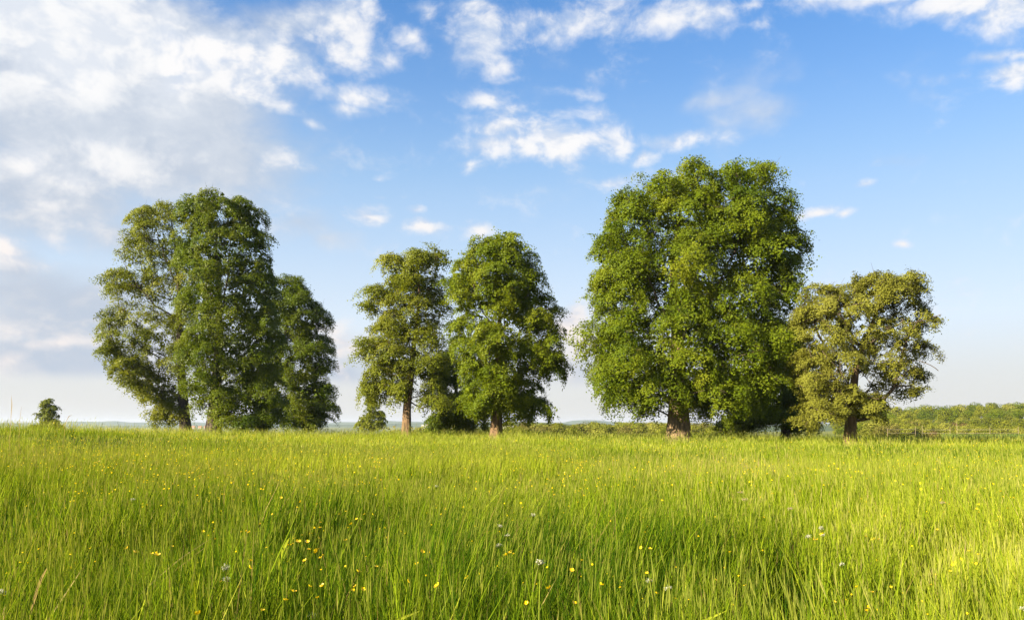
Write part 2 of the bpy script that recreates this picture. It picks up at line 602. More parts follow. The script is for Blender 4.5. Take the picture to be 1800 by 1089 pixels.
# ------------------------------------------------------------------ far hills
hm = bpy.data.materials.new('forested_hills')
hm.use_nodes = True
T = NT(hm.node_tree)
geo = T.n('ShaderNodeNewGeometry')
n1 = T.noise(geo.outputs['Position'], .006, 6, .65)
colr = T.ramp(n1, [(.3, (.035, .055, .020)), (.6, (.070, .090, .030)), (.75, (.12, .13, .05))])
pb = T.n('ShaderNodeBsdfPrincipled')
T.put(pb.inputs['Base Color'], colr)
pb.inputs['Roughness'].default_value = 1
pb.inputs['Specular IOR Level'].default_value = .05
om = T.n('ShaderNodeOutputMaterial')
T.put(om.inputs['Surface'], pb.outputs[0])


def ridge(name, Y0, px0, px1, prof, depth, base=-30, n=200, rough=1.0, seed=5):
    """a range of hills: crest row on the photograph at Y0, rising and falling over its depth"""
    ang = np.linspace(px0, px1, n)
    crest = np.interp(ang, [p[0] for p in prof], [p[1] for p in prof])
    crest = crest - (fbm(ang / 28, ang * 0 + .5, seed, 4) - .5) * rough
    top = EYE + (CY - crest) / F * Y0
    V = []
    prof_d = [(-1, 0.0), (-.7, .3), (-.4, .68), (-.15, .93), (0, 1.0), (.3, .8), (.7, .35), (1, 0)]
    for dd, hh in prof_d:
        Y = Y0 + dd * depth
        x = (ang - CX) / F * Y
        wob = 1 + (fbm(ang / 35 + dd * 3, ang * 0 + dd * 2, seed + 9, 3) - .5) * .35 * (1 - hh)
        V.append(np.stack([x, np.full(n, Y), base + (top - base) * hh * wob], -1))
    V = np.concatenate(V)
    j = (np.arange(len(prof_d) - 1)[:, None] * n + np.arange(n - 1)[None, :]).ravel()
    return link(name, mesh_from(name, V, np.stack([j, j + 1, j + n + 1, j + n], -1), 4, [hm], smooth=True), kind='structure')


ridge('hills', 6200, -500, 2300, [(-500, 742), (40, 743), (130, 740), (170, 741), (200, 739), (230, 742), (300, 741), (420, 743), (570, 744), (600, 741), (650, 742), (680, 739), (740, 741), (800, 745), (900, 746), (980, 744), (1010, 738), (1050, 738), (1090, 742), (1180, 743), (1300, 744), (2300, 740)], 700)
ridge('hills', 4300, -500, 2300, [(-500, 748), (200, 748), (300, 747), (600, 746), (700, 744), (790, 742), (830, 743), (900, 742), (960, 742), (1000, 746), (1100, 745), (1300, 746), (2300, 744)], 500, rough=1.6, seed=31)
ridge('hills', 1700, 760, 2300, [(760, 757), (860, 748), (890, 743), (920, 741), (950, 742), (990, 744), (1030, 746), (1100, 748), (1180, 749), (1300, 748), (2300, 746)], 260, base=-35, rough=3.0, seed=77)


# ------------------------------------------------------------------ trees
def leaves_mesh(pos, nrm, size, tint, mats, asp=.80, r=rng, fold=.18):
    """one small pointed leaf per face"""
    n = len(pos)
    nrm = nrm / (np.linalg.norm(nrm, axis=1)[:, None] + 1e-9)
    rv = r.normal(size=(n, 3))
    rv[:, 2] -= .6
    a = rv - nrm * np.sum(rv * nrm, 1)[:, None]
    a /= np.linalg.norm(a, axis=1)[:, None] + 1e-9
    b = np.cross(nrm, a)
    s = size[:, None]
    base, tip = pos - a * s * .42, pos + a * s * .58
    V = np.stack([base - b * s * asp * .5, base + b * s * asp * .5, tip], 1).reshape(-1, 3)
    Fc = np.arange(n * 3).reshape(-1, 3)
    return mesh_from('crown', V, Fc, 3, mats, attrs={'tint': ('FACE', tint)})


def noise3(p, sc, seed):
    return (fbm(p[:, 0] / sc + 50, p[:, 2] / sc + 50, seed, 2) + fbm(p[:, 1] / sc + 90, p[:, 2] / sc + 20, seed + 7, 2) + fbm(p[:, 0] / sc + 10, p[:, 1] / sc + 70, seed + 13, 2)) / 3


def boughs_on(lobes, axis_px, Y, Ym, dens, r, bleed=.4, gaps=.2, seed=0):
    """bough centres and outward directions on the crown's billows"""
    m = Y / F
    Ls = []
    for lb in lobes:
        px, py, rx, ry = lb[:4]
        k = lb[4] if len(lb) > 4 else 1.0
        off = lb[5] if len(lb) > 5 else 0.0
        half = 0
        for o in lobes:
            if abs(o[1] - py) < o[3] + ry * .3:
                half = max(half, min(abs(o[0] - o[2] - axis_px), abs(o[0] + o[2] - axis_px)) if False else (o[0] + o[2] - axis_px if px >= axis_px else axis_px - (o[0] - o[2])))
        dx = abs(px - axis_px)
        ryd = max(rx * .95, .86 * math.sqrt(max(0.0, half * half - dx * dx))) if off == 0 else rx
        ryd = min(ryd, half if half > rx else rx, 155)
        cz = EYE + (CY - py) * m
        rad = np.array([rx, ryd, ry]) * m
        rad = np.maximum(rad - bleed * np.array([1, 1, .8]), rad * .42)
        Ls.append((np.array([(px - CX) * m, Y + off, cz]), rad, k))
    P_, N_, K_ = [], [], []
    for i, (c0, rad, k) in enumerate(Ls):
        p = 1.6
        area = 4 * pi * (((rad[0] * rad[1]) ** p + (rad[0] * rad[2]) ** p + (rad[1] * rad[2]) ** p) / 3) ** (1 / p)
        n = int(area * dens * k) + 3
        u = r.normal(size=(n, 3))
        u /= np.linalg.norm(u, axis=1)[:, None]
        sh = .90 + r.normal(size=n) * .07
        inner = r.random(n) < .27
        sh = np.where(inner, .35 + .5 * r.random(n), np.minimum(sh, 1.02))
        pos = c0 + u * rad * sh[:, None]
        nn = u / rad
        nn /= np.linalg.norm(nn, axis=1)[:, None]
        keep = np.ones(n, bool)
        for j, (c1, rad1, k1) in enumerate(Ls):
            if j != i:
                q = np.linalg.norm((pos - c1) / rad1, axis=1)
                keep &= ~((q < .80) & (r.random(n) < .86))
        keep &= ~((u[:, 1] > .35) & (r.random(n) < .35))
        P_.append(pos[keep])
        N_.append(nn[keep])
        K_.append(np.full(keep.sum(), k))
    P_, N_, K_ = np.concatenate(P_), np.concatenate(N_), np.concatenate(K_)
    # boughs bulge out and sink in, and are missing in places
    nz = noise3(P_, 2.3, seed)
    P_ = P_ + N_ * ((nz - .5) * 1.3)[:, None] * [1, 1, .7]
    keep = noise3(P_, 1.5, seed + 40) > np.quantile(noise3(P_, 1.5, seed + 40), gaps)
    return P_[keep], N_[keep], K_[keep], Ls


def grow(stem_paths, targets, r, bf=.35):
    """join every bough to the stems by the shortest graceful way; returns nodes, parents, descendant counts"""
    nodes, par, plen = [], [], []
    for si, path in enumerate(stem_paths):
        for i, q in enumerate(path):
            if i == 0:
                if si == 0:
                    nodes.append(q)
                    par.append(-1)
                    plen.append(0.)
                    last = 0
                else:
                    d = np.linalg.norm(np.array(nodes) - q, axis=1)
                    last = int(np.argmin(d))
                continue
            nodes.append(q)
            par.append(last)
            plen.append(plen[last] + np.linalg.norm(nodes[-1] - nodes[last]))
            last = len(nodes) - 1
    nst = len(nodes)
    Tg = targets
    n = len(Tg)
    best = np.full(n, 1e9)
    bi = np.zeros(n, int)

    def relax(i):
        nonlocal best, bi
        d = np.linalg.norm(Tg - nodes[i], axis=1)
        low = np.maximum(0, nodes[i][2] - Tg[:, 2])
        cst = d * (1 + .0 * low) + bf * plen[i] + low * .55
        up = cst < best
        best = np.where(up, cst, best)
        bi = np.where(up, i, bi)
    z0 = nodes[0][2] + (nodes[nst - 1][2] - nodes[0][2]) * .0
    for i in range(nst):
        if nodes[i][2] > z0 + 1.6:
            relax(i)
    done = np.zeros(n, bool)
    for _ in range(n):
        j = int(np.argmin(np.where(done, 1e9, best)))
        done[j] = True
        pi_ = int(bi[j])
        a, b = np.asarray(nodes[pi_]), Tg[j]
        d = np.linalg.norm(b - a)
        k = max(1, int(d / 1.5))
        dirn = (b - a)
        side = r.normal(size=3) * .09 * d
        side[2] += .05 * d
        prev = pi_
        for s in range(1, k + 1):
            f = s / k
            q = a + dirn * f + side * (4 * f * (1 - f)) * .8 + (r.normal(size=3) * .05 * d / k if s < k else 0)
            nodes.append(q)
            par.append(prev)
            plen.append(plen[prev] + np.linalg.norm(np.asarray(q) - np.asarray(nodes[prev])))
            prev = len(nodes) - 1
            relax(prev)
    nodes = np.array(nodes)
    cnt = np.zeros(len(nodes))
    hasch = np.zeros(len(nodes), bool)
    for i in range(len(nodes) - 1, 0, -1):
        if not hasch[i]:
            cnt[i] = 1
        cnt[par[i]] += cnt[i]
        hasch[par[i]] = True
    return nodes, np.array(par), cnt, nst


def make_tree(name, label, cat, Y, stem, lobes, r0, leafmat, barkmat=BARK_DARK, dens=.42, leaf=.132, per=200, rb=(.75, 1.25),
              droop=.45, seed=1, limbs=(), group=None, axis_px=None, base_lift=0.0, flare=1.35, rough=.085, ragged=1.0, skirt=0.0, twig=.016, gaps=.04, fill=1.0):
    r = np.random.default_rng(seed)
    m = Y / F
    bx = (stem[0][0] - CX) * m
    bz = float(H(bx, Y)) + base_lift
    root = thing(name, label, cat, (bx, Y, bz), group)
    org = np.array([bx, Y, bz])
    path = [np.array([bx, Y, bz - .25])]
    for q in stem[1:]:
        off = q[2] if len(q) > 2 else 0
        path.append(np.array([(q[0] - CX) * m, Y + off, EYE + (CY - q[1]) * m]))
    # smooth the stem
    fine = []
    for i in range(len(path) - 1):
        kk = max(2, int(np.linalg.norm(path[i + 1] - path[i]) / .55))
        for s in range(kk):
            fine.append(path[i] + (path[i + 1] - path[i]) * s / kk)
    fine.append(path[-1])
    fine = np.array(fine)
    for _ in range(3):
        fine[1:-1] = (fine[:-2] + 2 * fine[1:-1] + fine[2:]) / 4
    fine[3:, :2] += np.cumsum(r.normal(size=(len(fine) - 3, 2)) * .012, 0)
    stems = [list(fine)]
    for lm in limbs:
        pts = [np.array([(q[0] - CX) * m, Y + (q[2] if len(q) > 2 else 0), EYE + (CY - q[1]) * m]) for q in lm]
        st = []
        for i in range(len(pts) - 1):
            kk = max(2, int(np.linalg.norm(pts[i + 1] - pts[i]) / .7))
            for s in range(kk):
                st.append(pts[i] + (pts[i + 1] - pts[i]) * s / kk + r.normal(size=3) * .05)
        st.append(pts[-1])
        stems.append(st)
    ax = axis_px if axis_px is not None else float(np.mean([l[0] for l in lobes]))
    bp_, bn, bk, Ls = boughs_on(lobes, ax, Y, m, dens, r, .24 * (rb[0] + rb[1]) / 2, gaps, seed)
    gz = H(bp_[:, 0], bp_[:, 1])
    ok = bp_[:, 2] > gz + .45
    bp_, bn, bk = bp_[ok], bn[ok], bk[ok]
    nb = len(bp_)
    # wood
    tg = bp_ - bn * .25
    if nb > 420:
        sel = r.choice(nb, 420, replace=False)
    else:
        sel = np.arange(nb)
    nodes, par, cnt, nst = grow(stems, tg[sel], r)
    rad = twig * np.maximum(cnt, 1) ** .5
    nmain = len(fine)
    L = np.linalg.norm(np.diff(fine, axis=0), axis=1)
    s = np.concatenate([[0], np.cumsum(L)])
    s /= s[-1]
    trad = r0 * (1 - .93 * s ** .75)
    ztrunk = (fine[:, 2] - bz)
    trad = trad * (1 + (flare - 1) * np.exp(-np.maximum(ztrunk, 0) / (r0 * 1.1)))
    ph, ph2 = r.random() * 6, r.random() * 6

    def lob(i, a):
        z = fine[i, 2]
        return 1 + rough * (np.sin(3 * a + ph + z * .25) + .8 * np.sin(5 * a + ph2 - z * .35) + .55 * np.sin(9 * a + ph * 2 + z * .5)) + r.normal(size=len(a)) * rough * .22
    g = Geo()
    g.tube(fine - org, trad, 24, lobes=lob)
    link('trunk', g.mesh('trunk', [barkmat], True), root)
    rad[:nmain] = np.minimum(rad[:nmain], trad)
    g = Geo()
    for i in range(1, len(nodes)):
        if i < nmain:
            continue
        p_ = par[i]
        ra = min(rad[i] * 1.12, (trad[p_] * .8 if p_ < nmain else rad[p_]))
        g.tube([nodes[p_] - org, (nodes[p_] + nodes[i]) / 2 - org + r.normal(size=3) * .02, nodes[i] - org], [ra, (ra + rad[i]) / 2, rad[i] * .95],
               7 if rad[i] > .08 else (5 if rad[i] > .035 else 3), cap=False)
    # short twigs into the foliage
    tw = min(nb, 700)
    for i in r.choice(nb, tw, replace=False):
        b0 = tg[i] - org
        for _ in range(2):
            e = b0 + bn[i] * .35 + r.normal(size=3) * .30
            g.tube([b0, (b0 + e) / 2 + r.normal(size=3) * .06, e], [.014, .010, .005], 3, cap=False)
    br = link('branches', g.mesh('branches', [BARK_DARK if barkmat is BARK_DARK else BRANCH_MID], True), root)
    br['kind'] = 'stuff'
    # foliage
    RB = r.uniform(rb[0], rb[1], nb) * np.where(bk < .7, .85, 1)
    k = np.maximum(20, 2.4 * per * (RB / np.mean(rb)) ** 2 * r.uniform(.55, 1.3, nb) * np.minimum(bk, 1.0)).astype(int)
    idx = np.repeat(np.arange(nb), k)
    n = len(idx)
    up = np.array([0, 0, 1.0])
    hor = bn * [1, 1, .35]
    axis_n = bn * .55 + up * .75 + r.normal(size=(nb, 3)) * .25
    axis_n /= np.linalg.norm(axis_n, axis=1)[:, None]
    t1 = hor - axis_n * np.sum(hor * axis_n, 1)[:, None]
    t1 /= np.linalg.norm(t1, axis=1)[:, None] + 1e-6
    t2 = np.cross(axis_n, t1)
    # sub-sprays inside each bough give the ragged, tufted edge
    ns = 9
    sp_r = np.sqrt(r.random((nb, ns))) * .95
    sp_a = r.random((nb, ns)) * 2 * pi
    w = r.integers(0, ns, n)
    rho = sp_r[idx, w]
    ang = sp_a[idx, w]
    jit = np.clip(r.normal(size=(n, 3)), -2.2, 2.2) * [.20, .20, .11] * ragged
    lx = (rho * np.cos(ang) + jit[:, 0]) * RB[idx]
    ly = (rho * np.sin(ang) + jit[:, 1]) * RB[idx]
    rr = np.sqrt(lx ** 2 + ly ** 2) / RB[idx]
    lz = (-droop * rr ** 2 + jit[:, 2]) * RB[idx]
    pos = bp_[idx] + t1[idx] * lx[:, None] + t2[idx] * ly[:, None] + axis_n[idx] * lz[:, None]
    nrm = axis_n[idx] * .75 + (t1[idx] * (lx / RB[idx])[:, None] + t2[idx] * (ly / RB[idx])[:, None]) * .7 + r.normal(size=(n, 3)) * .42
    size = leaf * r.uniform(.65, 1.3, n)
    tint = np.clip(.5 + r.normal(size=n) * .12 + (r.normal(size=nb) * .11 + (noise3(bp_, 1.9, seed + 3) - .5) * 1.1)[idx], 0, 1)
    # foliage deep inside the crown
    for c0, rad_, kk in Ls:
        nf = int(np.prod(rad_) ** (2 / 3) * 30 * fill * kk)
        u = r.normal(size=(nf, 3))
        u /= np.linalg.norm(u, axis=1)[:, None]
        pos = np.concatenate([pos, c0 + u * rad_ * r.uniform(.45, .86, nf)[:, None]])
        nrm = np.concatenate([nrm, u * .4 + r.normal(size=(nf, 3)) * .5 + [0, 0, .3]])
        size = np.concatenate([size, r.uniform(.28, .46, nf)])
        tint = np.concatenate([tint, np.clip(.42 + r.normal(size=nf) * .12, 0, 1)])
    hgt = pos[:, 2] > H(pos[:, 0], pos[:, 1]) + .25
    pos, nrm, size, tint = pos[hgt], nrm[hgt], size[hgt], tint[hgt]
    cr = link('crown', leaves_mesh(pos - org, nrm, size, tint, [leafmat], r=r), root)
    cr['kind'] = 'stuff'
    return len(pos)


TOTAL = 0
# left group
TOTAL += make_tree('linden_tree', 'airy pale green tall tree with leaning trunk, leftmost in the left group', 'tree', 78,
    [(327, 760), (322, 715), (318, 650), (316, 570), (314, 500), (308, 430), (300, 385)],
    [(262, 385, 34, 30), (290, 372, 26, 24, .8), (240, 420, 24, 26), (285, 430, 40, 42, .8), (236, 496, 46, 40), (208, 495, 22, 26, .8), (298, 500, 36, 45, .7), (225, 590, 40, 45), (278, 585, 45, 52, .8),
     (212, 625, 30, 26), (248, 655, 32, 36), (280, 695, 40, 38), (300, 722, 34, 24), (332, 560, 30, 55, .8), (335, 480, 30, 45, .8), (320, 640, 30, 50, .8), (205, 545, 20, 24, .8), (270, 730, 18, 14, .8), (246, 455, 34, 36, .55), (228, 545, 28, 40, .5)],
    .58, LEAF_LIGHT, dens=.46, per=185, seed=11, ragged=1.1, gaps=.10, fill=.28, twig=.022, axis_px=285,
    limbs=[[(314, 510), (290, 450), (276, 410), (262, 375)], [(316, 560), (280, 540, -1), (258, 510, -1.5), (240, 480, -2)], [(316, 540), (338, 505, -1), (344, 470, -1.5), (330, 440, -1.5)], [(318, 640), (285, 620, -1.5), (250, 610, -3)]])
TOTAL += make_tree('linden_tree', 'dense tall dark green tree with a rounded top in the middle of the left group', 'tree', 71,
    [(375, 760), (379, 690), (384, 610), (386, 530), (380, 450), (378, 390)],
    [(385, 372, 66, 38), (345, 378, 36, 34), (430, 388, 38, 48), (400, 440, 76, 50), (452, 452, 28, 56), (345, 440, 40, 42, .8), (440, 530, 48, 75), (466, 500, 22, 70), (405, 545, 55, 55, .8), (345, 525, 30, 44, .8),
     (428, 620, 52, 66), (468, 620, 26, 80), (375, 640, 42, 45, .6), (420, 700, 58, 45), (468, 700, 36, 45), (352, 695, 24, 26, .9), (418, 738, 22, 14), (448, 738, 30, 16), (345, 620, 26, 40, .8), (365, 590, 30, 40, .8), (385, 600, 36, 44, .9, -3.2), (390, 500, 36, 44, .9, -3.2), (380, 670, 30, 34, .8, -3.0), (384, 420, 30, 40, 1, -2.6)],
    .66, LEAF_DARK, dens=.48, per=185, seed=12, gaps=0.0, axis_px=405,
    limbs=[[(384, 600), (400, 540, -1), (415, 480, -2), (420, 430, -2)], [(386, 530), (362, 470, -1), (350, 420, -2)], [(380, 690), (420, 650, -2), (450, 620, -3)]])
TOTAL += make_tree('linden_tree', 'lower broad dark green tree sweeping to the ground, rightmost in the left group', 'tree', 82,
    [(452, 760), (468, 700), (490, 630), (505, 560), (510, 510)],
    [(512, 505, 30, 30), (500, 540, 36, 50), (535, 525, 14, 14, .7), (530, 560, 46, 42), (562, 560, 20, 24, .8), (550, 615, 34, 40), (520, 640, 56, 46), (545, 695, 48, 36), (575, 690, 20, 22, .8), (580, 715, 18, 12, .7), (490, 720, 46, 34), (535, 735, 44, 18), (475, 600, 36, 80), (570, 640, 18, 26, .8)],
    .5, LEAF_DARK, dens=.48, per=205, seed=13, twig=.02, axis_px=500, ragged=1.05, fill=.8)
# middle group
TOTAL += make_tree('linden_tree', 'airy tree with tall bare brown trunk, left one of the middle pair', 'tree', 67,
    [(714, 760), (716, 715), (722, 660), (728, 600), (733, 555), (737, 515), (735, 470)],
    [(698, 466, 38, 26), (742, 458, 38, 26), (768, 448, 20, 18, .9), (718, 492, 56, 26), (668, 515, 30, 18, .9), (650, 538, 20, 11, .8), (690, 530, 36, 16, .7), (760, 500, 32, 36, .8), (772, 540, 22, 28, .7),
     (690, 578, 46, 22), (648, 606, 18, 18, .8), (690, 612, 40, 32), (745, 600, 28, 42, .7), (674, 655, 32, 30), (660, 680, 26, 16), (700, 682, 34, 24), (765, 640, 36, 46, .9), (768, 695, 34, 26), (640, 615, 10, 8, .7), (735, 545, 36, 30, .8), (712, 640, 44, 40, .9), (705, 530, 40, 18, .7), (694, 556, 36, 16, .7), (760, 580, 26, 36, .8)],
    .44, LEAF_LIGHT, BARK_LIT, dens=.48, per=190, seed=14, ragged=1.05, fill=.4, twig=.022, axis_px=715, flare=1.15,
    limbs=[[(718, 708), (740, 716), (765, 712, -.5)], [(733, 555), (700, 525, -1), (670, 515, -1)], [(735, 530), (722, 490, -1), (705, 465, -1)], [(728, 600), (705, 590, -1.5), (685, 575, -2)]])
TOTAL += make_tree('linden_tree', 'dense egg-shaped green tree on a short stout trunk, taller of the middle pair', 'tree', 62,
    [(872, 760), (873, 715), (876, 640), (878, 560), (880, 470)],
    [(884, 427, 36, 22), (858, 442, 36, 26), (908, 446, 34, 36), (828, 472, 30, 26), (880, 490, 70, 40), (930, 498, 28, 38), (815, 520, 28, 42), (870, 550, 70, 48), (944, 548, 32, 44), (972, 590, 20, 32, .9), (850, 620, 52, 48), (925, 620, 50, 48), (966, 638, 26, 24), (815, 600, 22, 56),
     (860, 685, 42, 36), (915, 688, 46, 34), (946, 712, 22, 18), (828, 690, 22, 34), (878, 520, 36, 36, 1, -3), (876, 600, 40, 36, 1, -3.2), (872, 670, 36, 30, 1, -3), (878, 460, 26, 26, 1, -2), (848, 712, 30, 14), (902, 716, 40, 14), (872, 698, 40, 18, 1, -2.6), (800, 500, 14, 30), (978, 640, 16, 20)],
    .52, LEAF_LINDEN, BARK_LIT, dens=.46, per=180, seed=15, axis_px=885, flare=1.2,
    limbs=[[(876, 640), (905, 600, -1.5), (930, 560, -2)], [(877, 590), (850, 550, -1), (835, 510, -2)]])
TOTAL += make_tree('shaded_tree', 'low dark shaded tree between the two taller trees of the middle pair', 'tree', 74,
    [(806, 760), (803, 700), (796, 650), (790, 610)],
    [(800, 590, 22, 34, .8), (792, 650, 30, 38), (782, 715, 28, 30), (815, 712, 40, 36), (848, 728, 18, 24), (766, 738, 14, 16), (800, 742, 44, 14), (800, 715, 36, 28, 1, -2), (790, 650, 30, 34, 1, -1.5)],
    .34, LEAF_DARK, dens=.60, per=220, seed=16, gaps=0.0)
# right group
TOTAL += make_tree('linden_tree', 'huge old spreading tree with a double-humped top on a thick tan trunk', 'tree', 57,
    [(1192, 770), (1192, 722), (1194, 660), (1192, 590), (1186, 500), (1190, 420), (1200, 360)],
    [(1210, 313, 42, 30), (1318, 318, 48, 34), (1264, 330, 36, 30), (1150, 344, 36, 34), (1098, 366, 32, 28), (1200, 378, 66, 48), (1290, 390, 66, 52), (1360, 378, 36, 42), (1386, 440, 28, 42), (1335, 450, 58, 56), (1118, 428, 48, 52), (1082, 400, 18, 26, .9), (1072, 470, 20, 36, .9),
     (1062, 502, 20, 36), (1195, 480, 78, 66), (1288, 520, 76, 66), (1378, 515, 34, 46), (1100, 540, 48, 56), (1180, 590, 76, 66), (1280, 610, 76, 66), (1345, 600, 48, 56), (1100, 630, 52, 46), (1032, 585, 16, 24, .7), (1056, 618, 22, 32, .8),
     (1085, 692, 40, 28), (1160, 682, 64, 42), (1250, 688, 66, 40), (1318, 670, 46, 46), (1290, 712, 36, 20), (1375, 645, 28, 44, 1, 4), (1375, 590, 34, 60, 1, 3), (1078, 590, 34, 46), (1070, 650, 30, 36), (1185, 560, 60, 50, 1, -3), (1200, 640, 66, 42, 1, -3), (1195, 460, 56, 50, 1, -3), (1262, 590, 60, 54, 1, -3), (1250, 420, 50, 46, 1, -3), (1064, 440, 22, 42), (1098, 480, 44, 54), (1085, 390, 24, 30), (1320, 640, 50, 50, 1, -2)],
    .90, LEAF_LINDEN, BARK_TAN, dens=.46, per=155, rb=(.85, 1.35), seed=17, gaps=.03, axis_px=1222, flare=1.12, rough=.055,
    limbs=[[(1194, 650), (1230, 560, -1), (1265, 480, -2), (1300, 400, -2), (1320, 350, -1)], [(1192, 600), (1150, 530, -1), (1120, 460, -2)], [(1194, 640), (1255, 610, -2), (1320, 570, -3)], [(1280, 450, -2), (1262, 390, -3), (1255, 350, -2)]])
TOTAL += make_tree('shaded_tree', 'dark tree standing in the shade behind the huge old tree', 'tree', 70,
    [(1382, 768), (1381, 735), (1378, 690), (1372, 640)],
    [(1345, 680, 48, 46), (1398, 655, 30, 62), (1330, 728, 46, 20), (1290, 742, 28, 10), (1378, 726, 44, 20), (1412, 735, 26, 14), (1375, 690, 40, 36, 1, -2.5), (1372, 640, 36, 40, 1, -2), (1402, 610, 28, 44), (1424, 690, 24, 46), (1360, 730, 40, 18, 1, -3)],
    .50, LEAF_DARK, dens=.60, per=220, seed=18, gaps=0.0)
TOTAL += make_tree('oak_tree', 'olive-brown open-branched tree with a reddish trunk right of the huge old tree', 'tree', 51,
    [(1494, 768), (1496, 722), (1500, 675), (1508, 625), (1530, 575), (1548, 530), (1558, 495)],
    [(1430, 528, 24, 28, .8), (1456, 520, 26, 22, .8), (1480, 545, 32, 28, .9), (1530, 500, 32, 24), (1580, 500, 34, 22), (1555, 520, 44, 32, .8), (1604, 522, 18, 28, .9), (1626, 566, 14, 14, .9), (1584, 560, 40, 36, .7), (1520, 580, 42, 42, .8), (1450, 590, 42, 42, .8), (1420, 620, 26, 36, .8), (1470, 640, 46, 32, .9),
     (1598, 615, 32, 20, .8), (1612, 655, 18, 14, .8), (1572, 650, 40, 20, .7), (1590, 686, 24, 9, .7), (1560, 675, 24, 10, .6), (1470, 690, 42, 22), (1510, 712, 46, 22), (1440, 722, 36, 18), (1412, 738, 20, 10), (1540, 716, 22, 18), (1490, 705, 40, 22, 1, -1.5), (1450, 705, 34, 22, 1, -1), (1520, 730, 30, 12), (1496, 718, 24, 18, 1, -1.6), (1425, 560, 26, 30), (1428, 660, 30, 36), (1560, 600, 40, 36, .7), (1545, 640, 34, 24, .7), (1470, 600, 34, 34, 1, -1)],
    .42, LEAF_OAK, BARK_LIT, dens=.62, leaf=.105, per=185, rb=(.5, .9), droop=.25, seed=19, ragged=1.15, fill=.35, twig=.026, axis_px=1520, flare=1.2,
    limbs=[[(1508, 625), (1480, 590, -1), (1455, 560, -2), (1440, 525, -2)], [(1530, 575), (1580, 575, -1.5), (1625, 560, -2)], [(1508, 630), (1550, 640, -1), (1590, 640, -2), (1620, 655, -2)], [(1512, 645), (1560, 660, 0), (1595, 682, 0)], [(1540, 550), (1575, 510, -1), (1600, 490, -1)], [(1500, 690), (1465, 670, -2), (1440, 640, -2)]])
# far small trees
TOTAL += make_tree('small_tree', 'small lone tree far off beyond the rise at the left edge of the meadow', 'tree', 150,
    [(85, 800), (85, 745), (85, 725), (86, 712)],
    [(83, 709, 9, 10), (80, 716, 12, 10), (92, 720, 12, 11), (76, 727, 11, 11), (88, 735, 18, 12), (74, 740, 10, 10), (98, 738, 9, 10), (86, 730, 8, 8), (104, 748, 14, 6), (66, 750, 12, 5)],
    .22, LEAF_LIGHT, dens=.34, leaf=.25, per=80, seed=20, fill=.5)
TOTAL += make_tree('small_tree', 'small bushy tree far off between the left group and the middle pair', 'tree', 170,
    [(655, 775), (655, 745), (655, 730), (656, 715)],
    [(654, 702, 8, 14), (654, 716, 14, 16), (648, 734, 22, 16), (662, 734, 20, 16), (654, 746, 34, 12)],
    .22, LEAF_LIGHT, dens=.35, leaf=.26, per=80, seed=21)



# ------------------------------------------------------------------ meadow grass
GRASS = leafy('grass_blade', [(0, (.024, .060, .004)), (.35, (.140, .205, .008)), (.7, (.245, .290, .018)), (1, (.360, .370, .045))], .30, .4, gloss=.0)
SEED = leafy('grass_seed_head', [(0, (.175, .215, .030)), (.5, (.280, .300, .050)), (.85, (.345, .335, .100)), (1, (.320, .265, .110))], .35, .6, gloss=.0)
STRAW = leafy('dry_straw', [(0, (.170, .120, .040)), (.5, (.240, .180, .065)), (1, (.320, .255, .105))], .2, .6, gloss=.0)
FLOWER = leafy('buttercup_petal', [(0, (.60, .40, .004)), (1, (.74, .53, .008))], .25, .3, gloss=.04)
CREAM = leafy('white_blossom', [(0, (.38, .38, .28)), (1, (.56, .56, .46))], .3, .7, gloss=.03)
STALK = leafy('flower_stalk', [(0, (.150, .200, .015)), (1, (.220, .260, .030))], .2, .5)


TRUNKS = [((q[0] - CX) / F * q[1], q[1]) for q in ((327, 78), (375, 71), (452, 82), (714, 67), (872, 62), (806, 74), (1192, 57), (1382, 70), (1494, 51))]
# dips of shorter grass, their shade painted in as a darker blade tint (position and size as in the photograph)
SHADE_HOLLOWS = [(1280, 915, 75, 24), (1075, 925, 60, 22), (700, 935, 50, 20), (520, 990, 70, 28), (60, 915, 80, 28), (330, 985, 50, 22), (1630, 990, 26, 34), (1150, 900, 36, 14),
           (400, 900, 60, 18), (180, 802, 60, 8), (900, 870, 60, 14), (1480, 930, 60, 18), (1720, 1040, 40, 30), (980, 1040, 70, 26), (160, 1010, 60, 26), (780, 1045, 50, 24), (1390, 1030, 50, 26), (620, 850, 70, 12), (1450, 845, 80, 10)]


def shade_hollow(x, y):
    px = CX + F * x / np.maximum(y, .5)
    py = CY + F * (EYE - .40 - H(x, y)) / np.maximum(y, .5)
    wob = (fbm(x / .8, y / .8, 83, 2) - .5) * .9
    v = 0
    for a_, b_, c_, d_ in SHADE_HOLLOWS:
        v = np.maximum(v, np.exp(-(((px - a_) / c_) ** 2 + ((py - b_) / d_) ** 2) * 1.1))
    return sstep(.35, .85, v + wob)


def height_at(x, y):
    """how tall the meadow stands at a spot"""
    h = .16 + .34 * sstep(.25, .75, fbm(x / 2.2, y / 2.2, 41, 2)) + .30 * fbm(x / .6, y / .6, 43, 2)
    h = h + .16 * fbm(x / 9, y / 9, 47, 2)
    d = np.hypot(x, y)
    h = h * (1.10 - .42 * sstep(6, 50, d)) * (1 - .58 * shade_hollow(x, y))
    h = h + .22 * sstep(.55, .80, fbm(x / 2.5, y / 2.5, 91, 2)) * sstep(34, 55, d)
    for tx, ty in TRUNKS:
        h = h + .32 * np.exp(-((x - tx) ** 2 + (y - ty) ** 2) / 4.5)
    return h


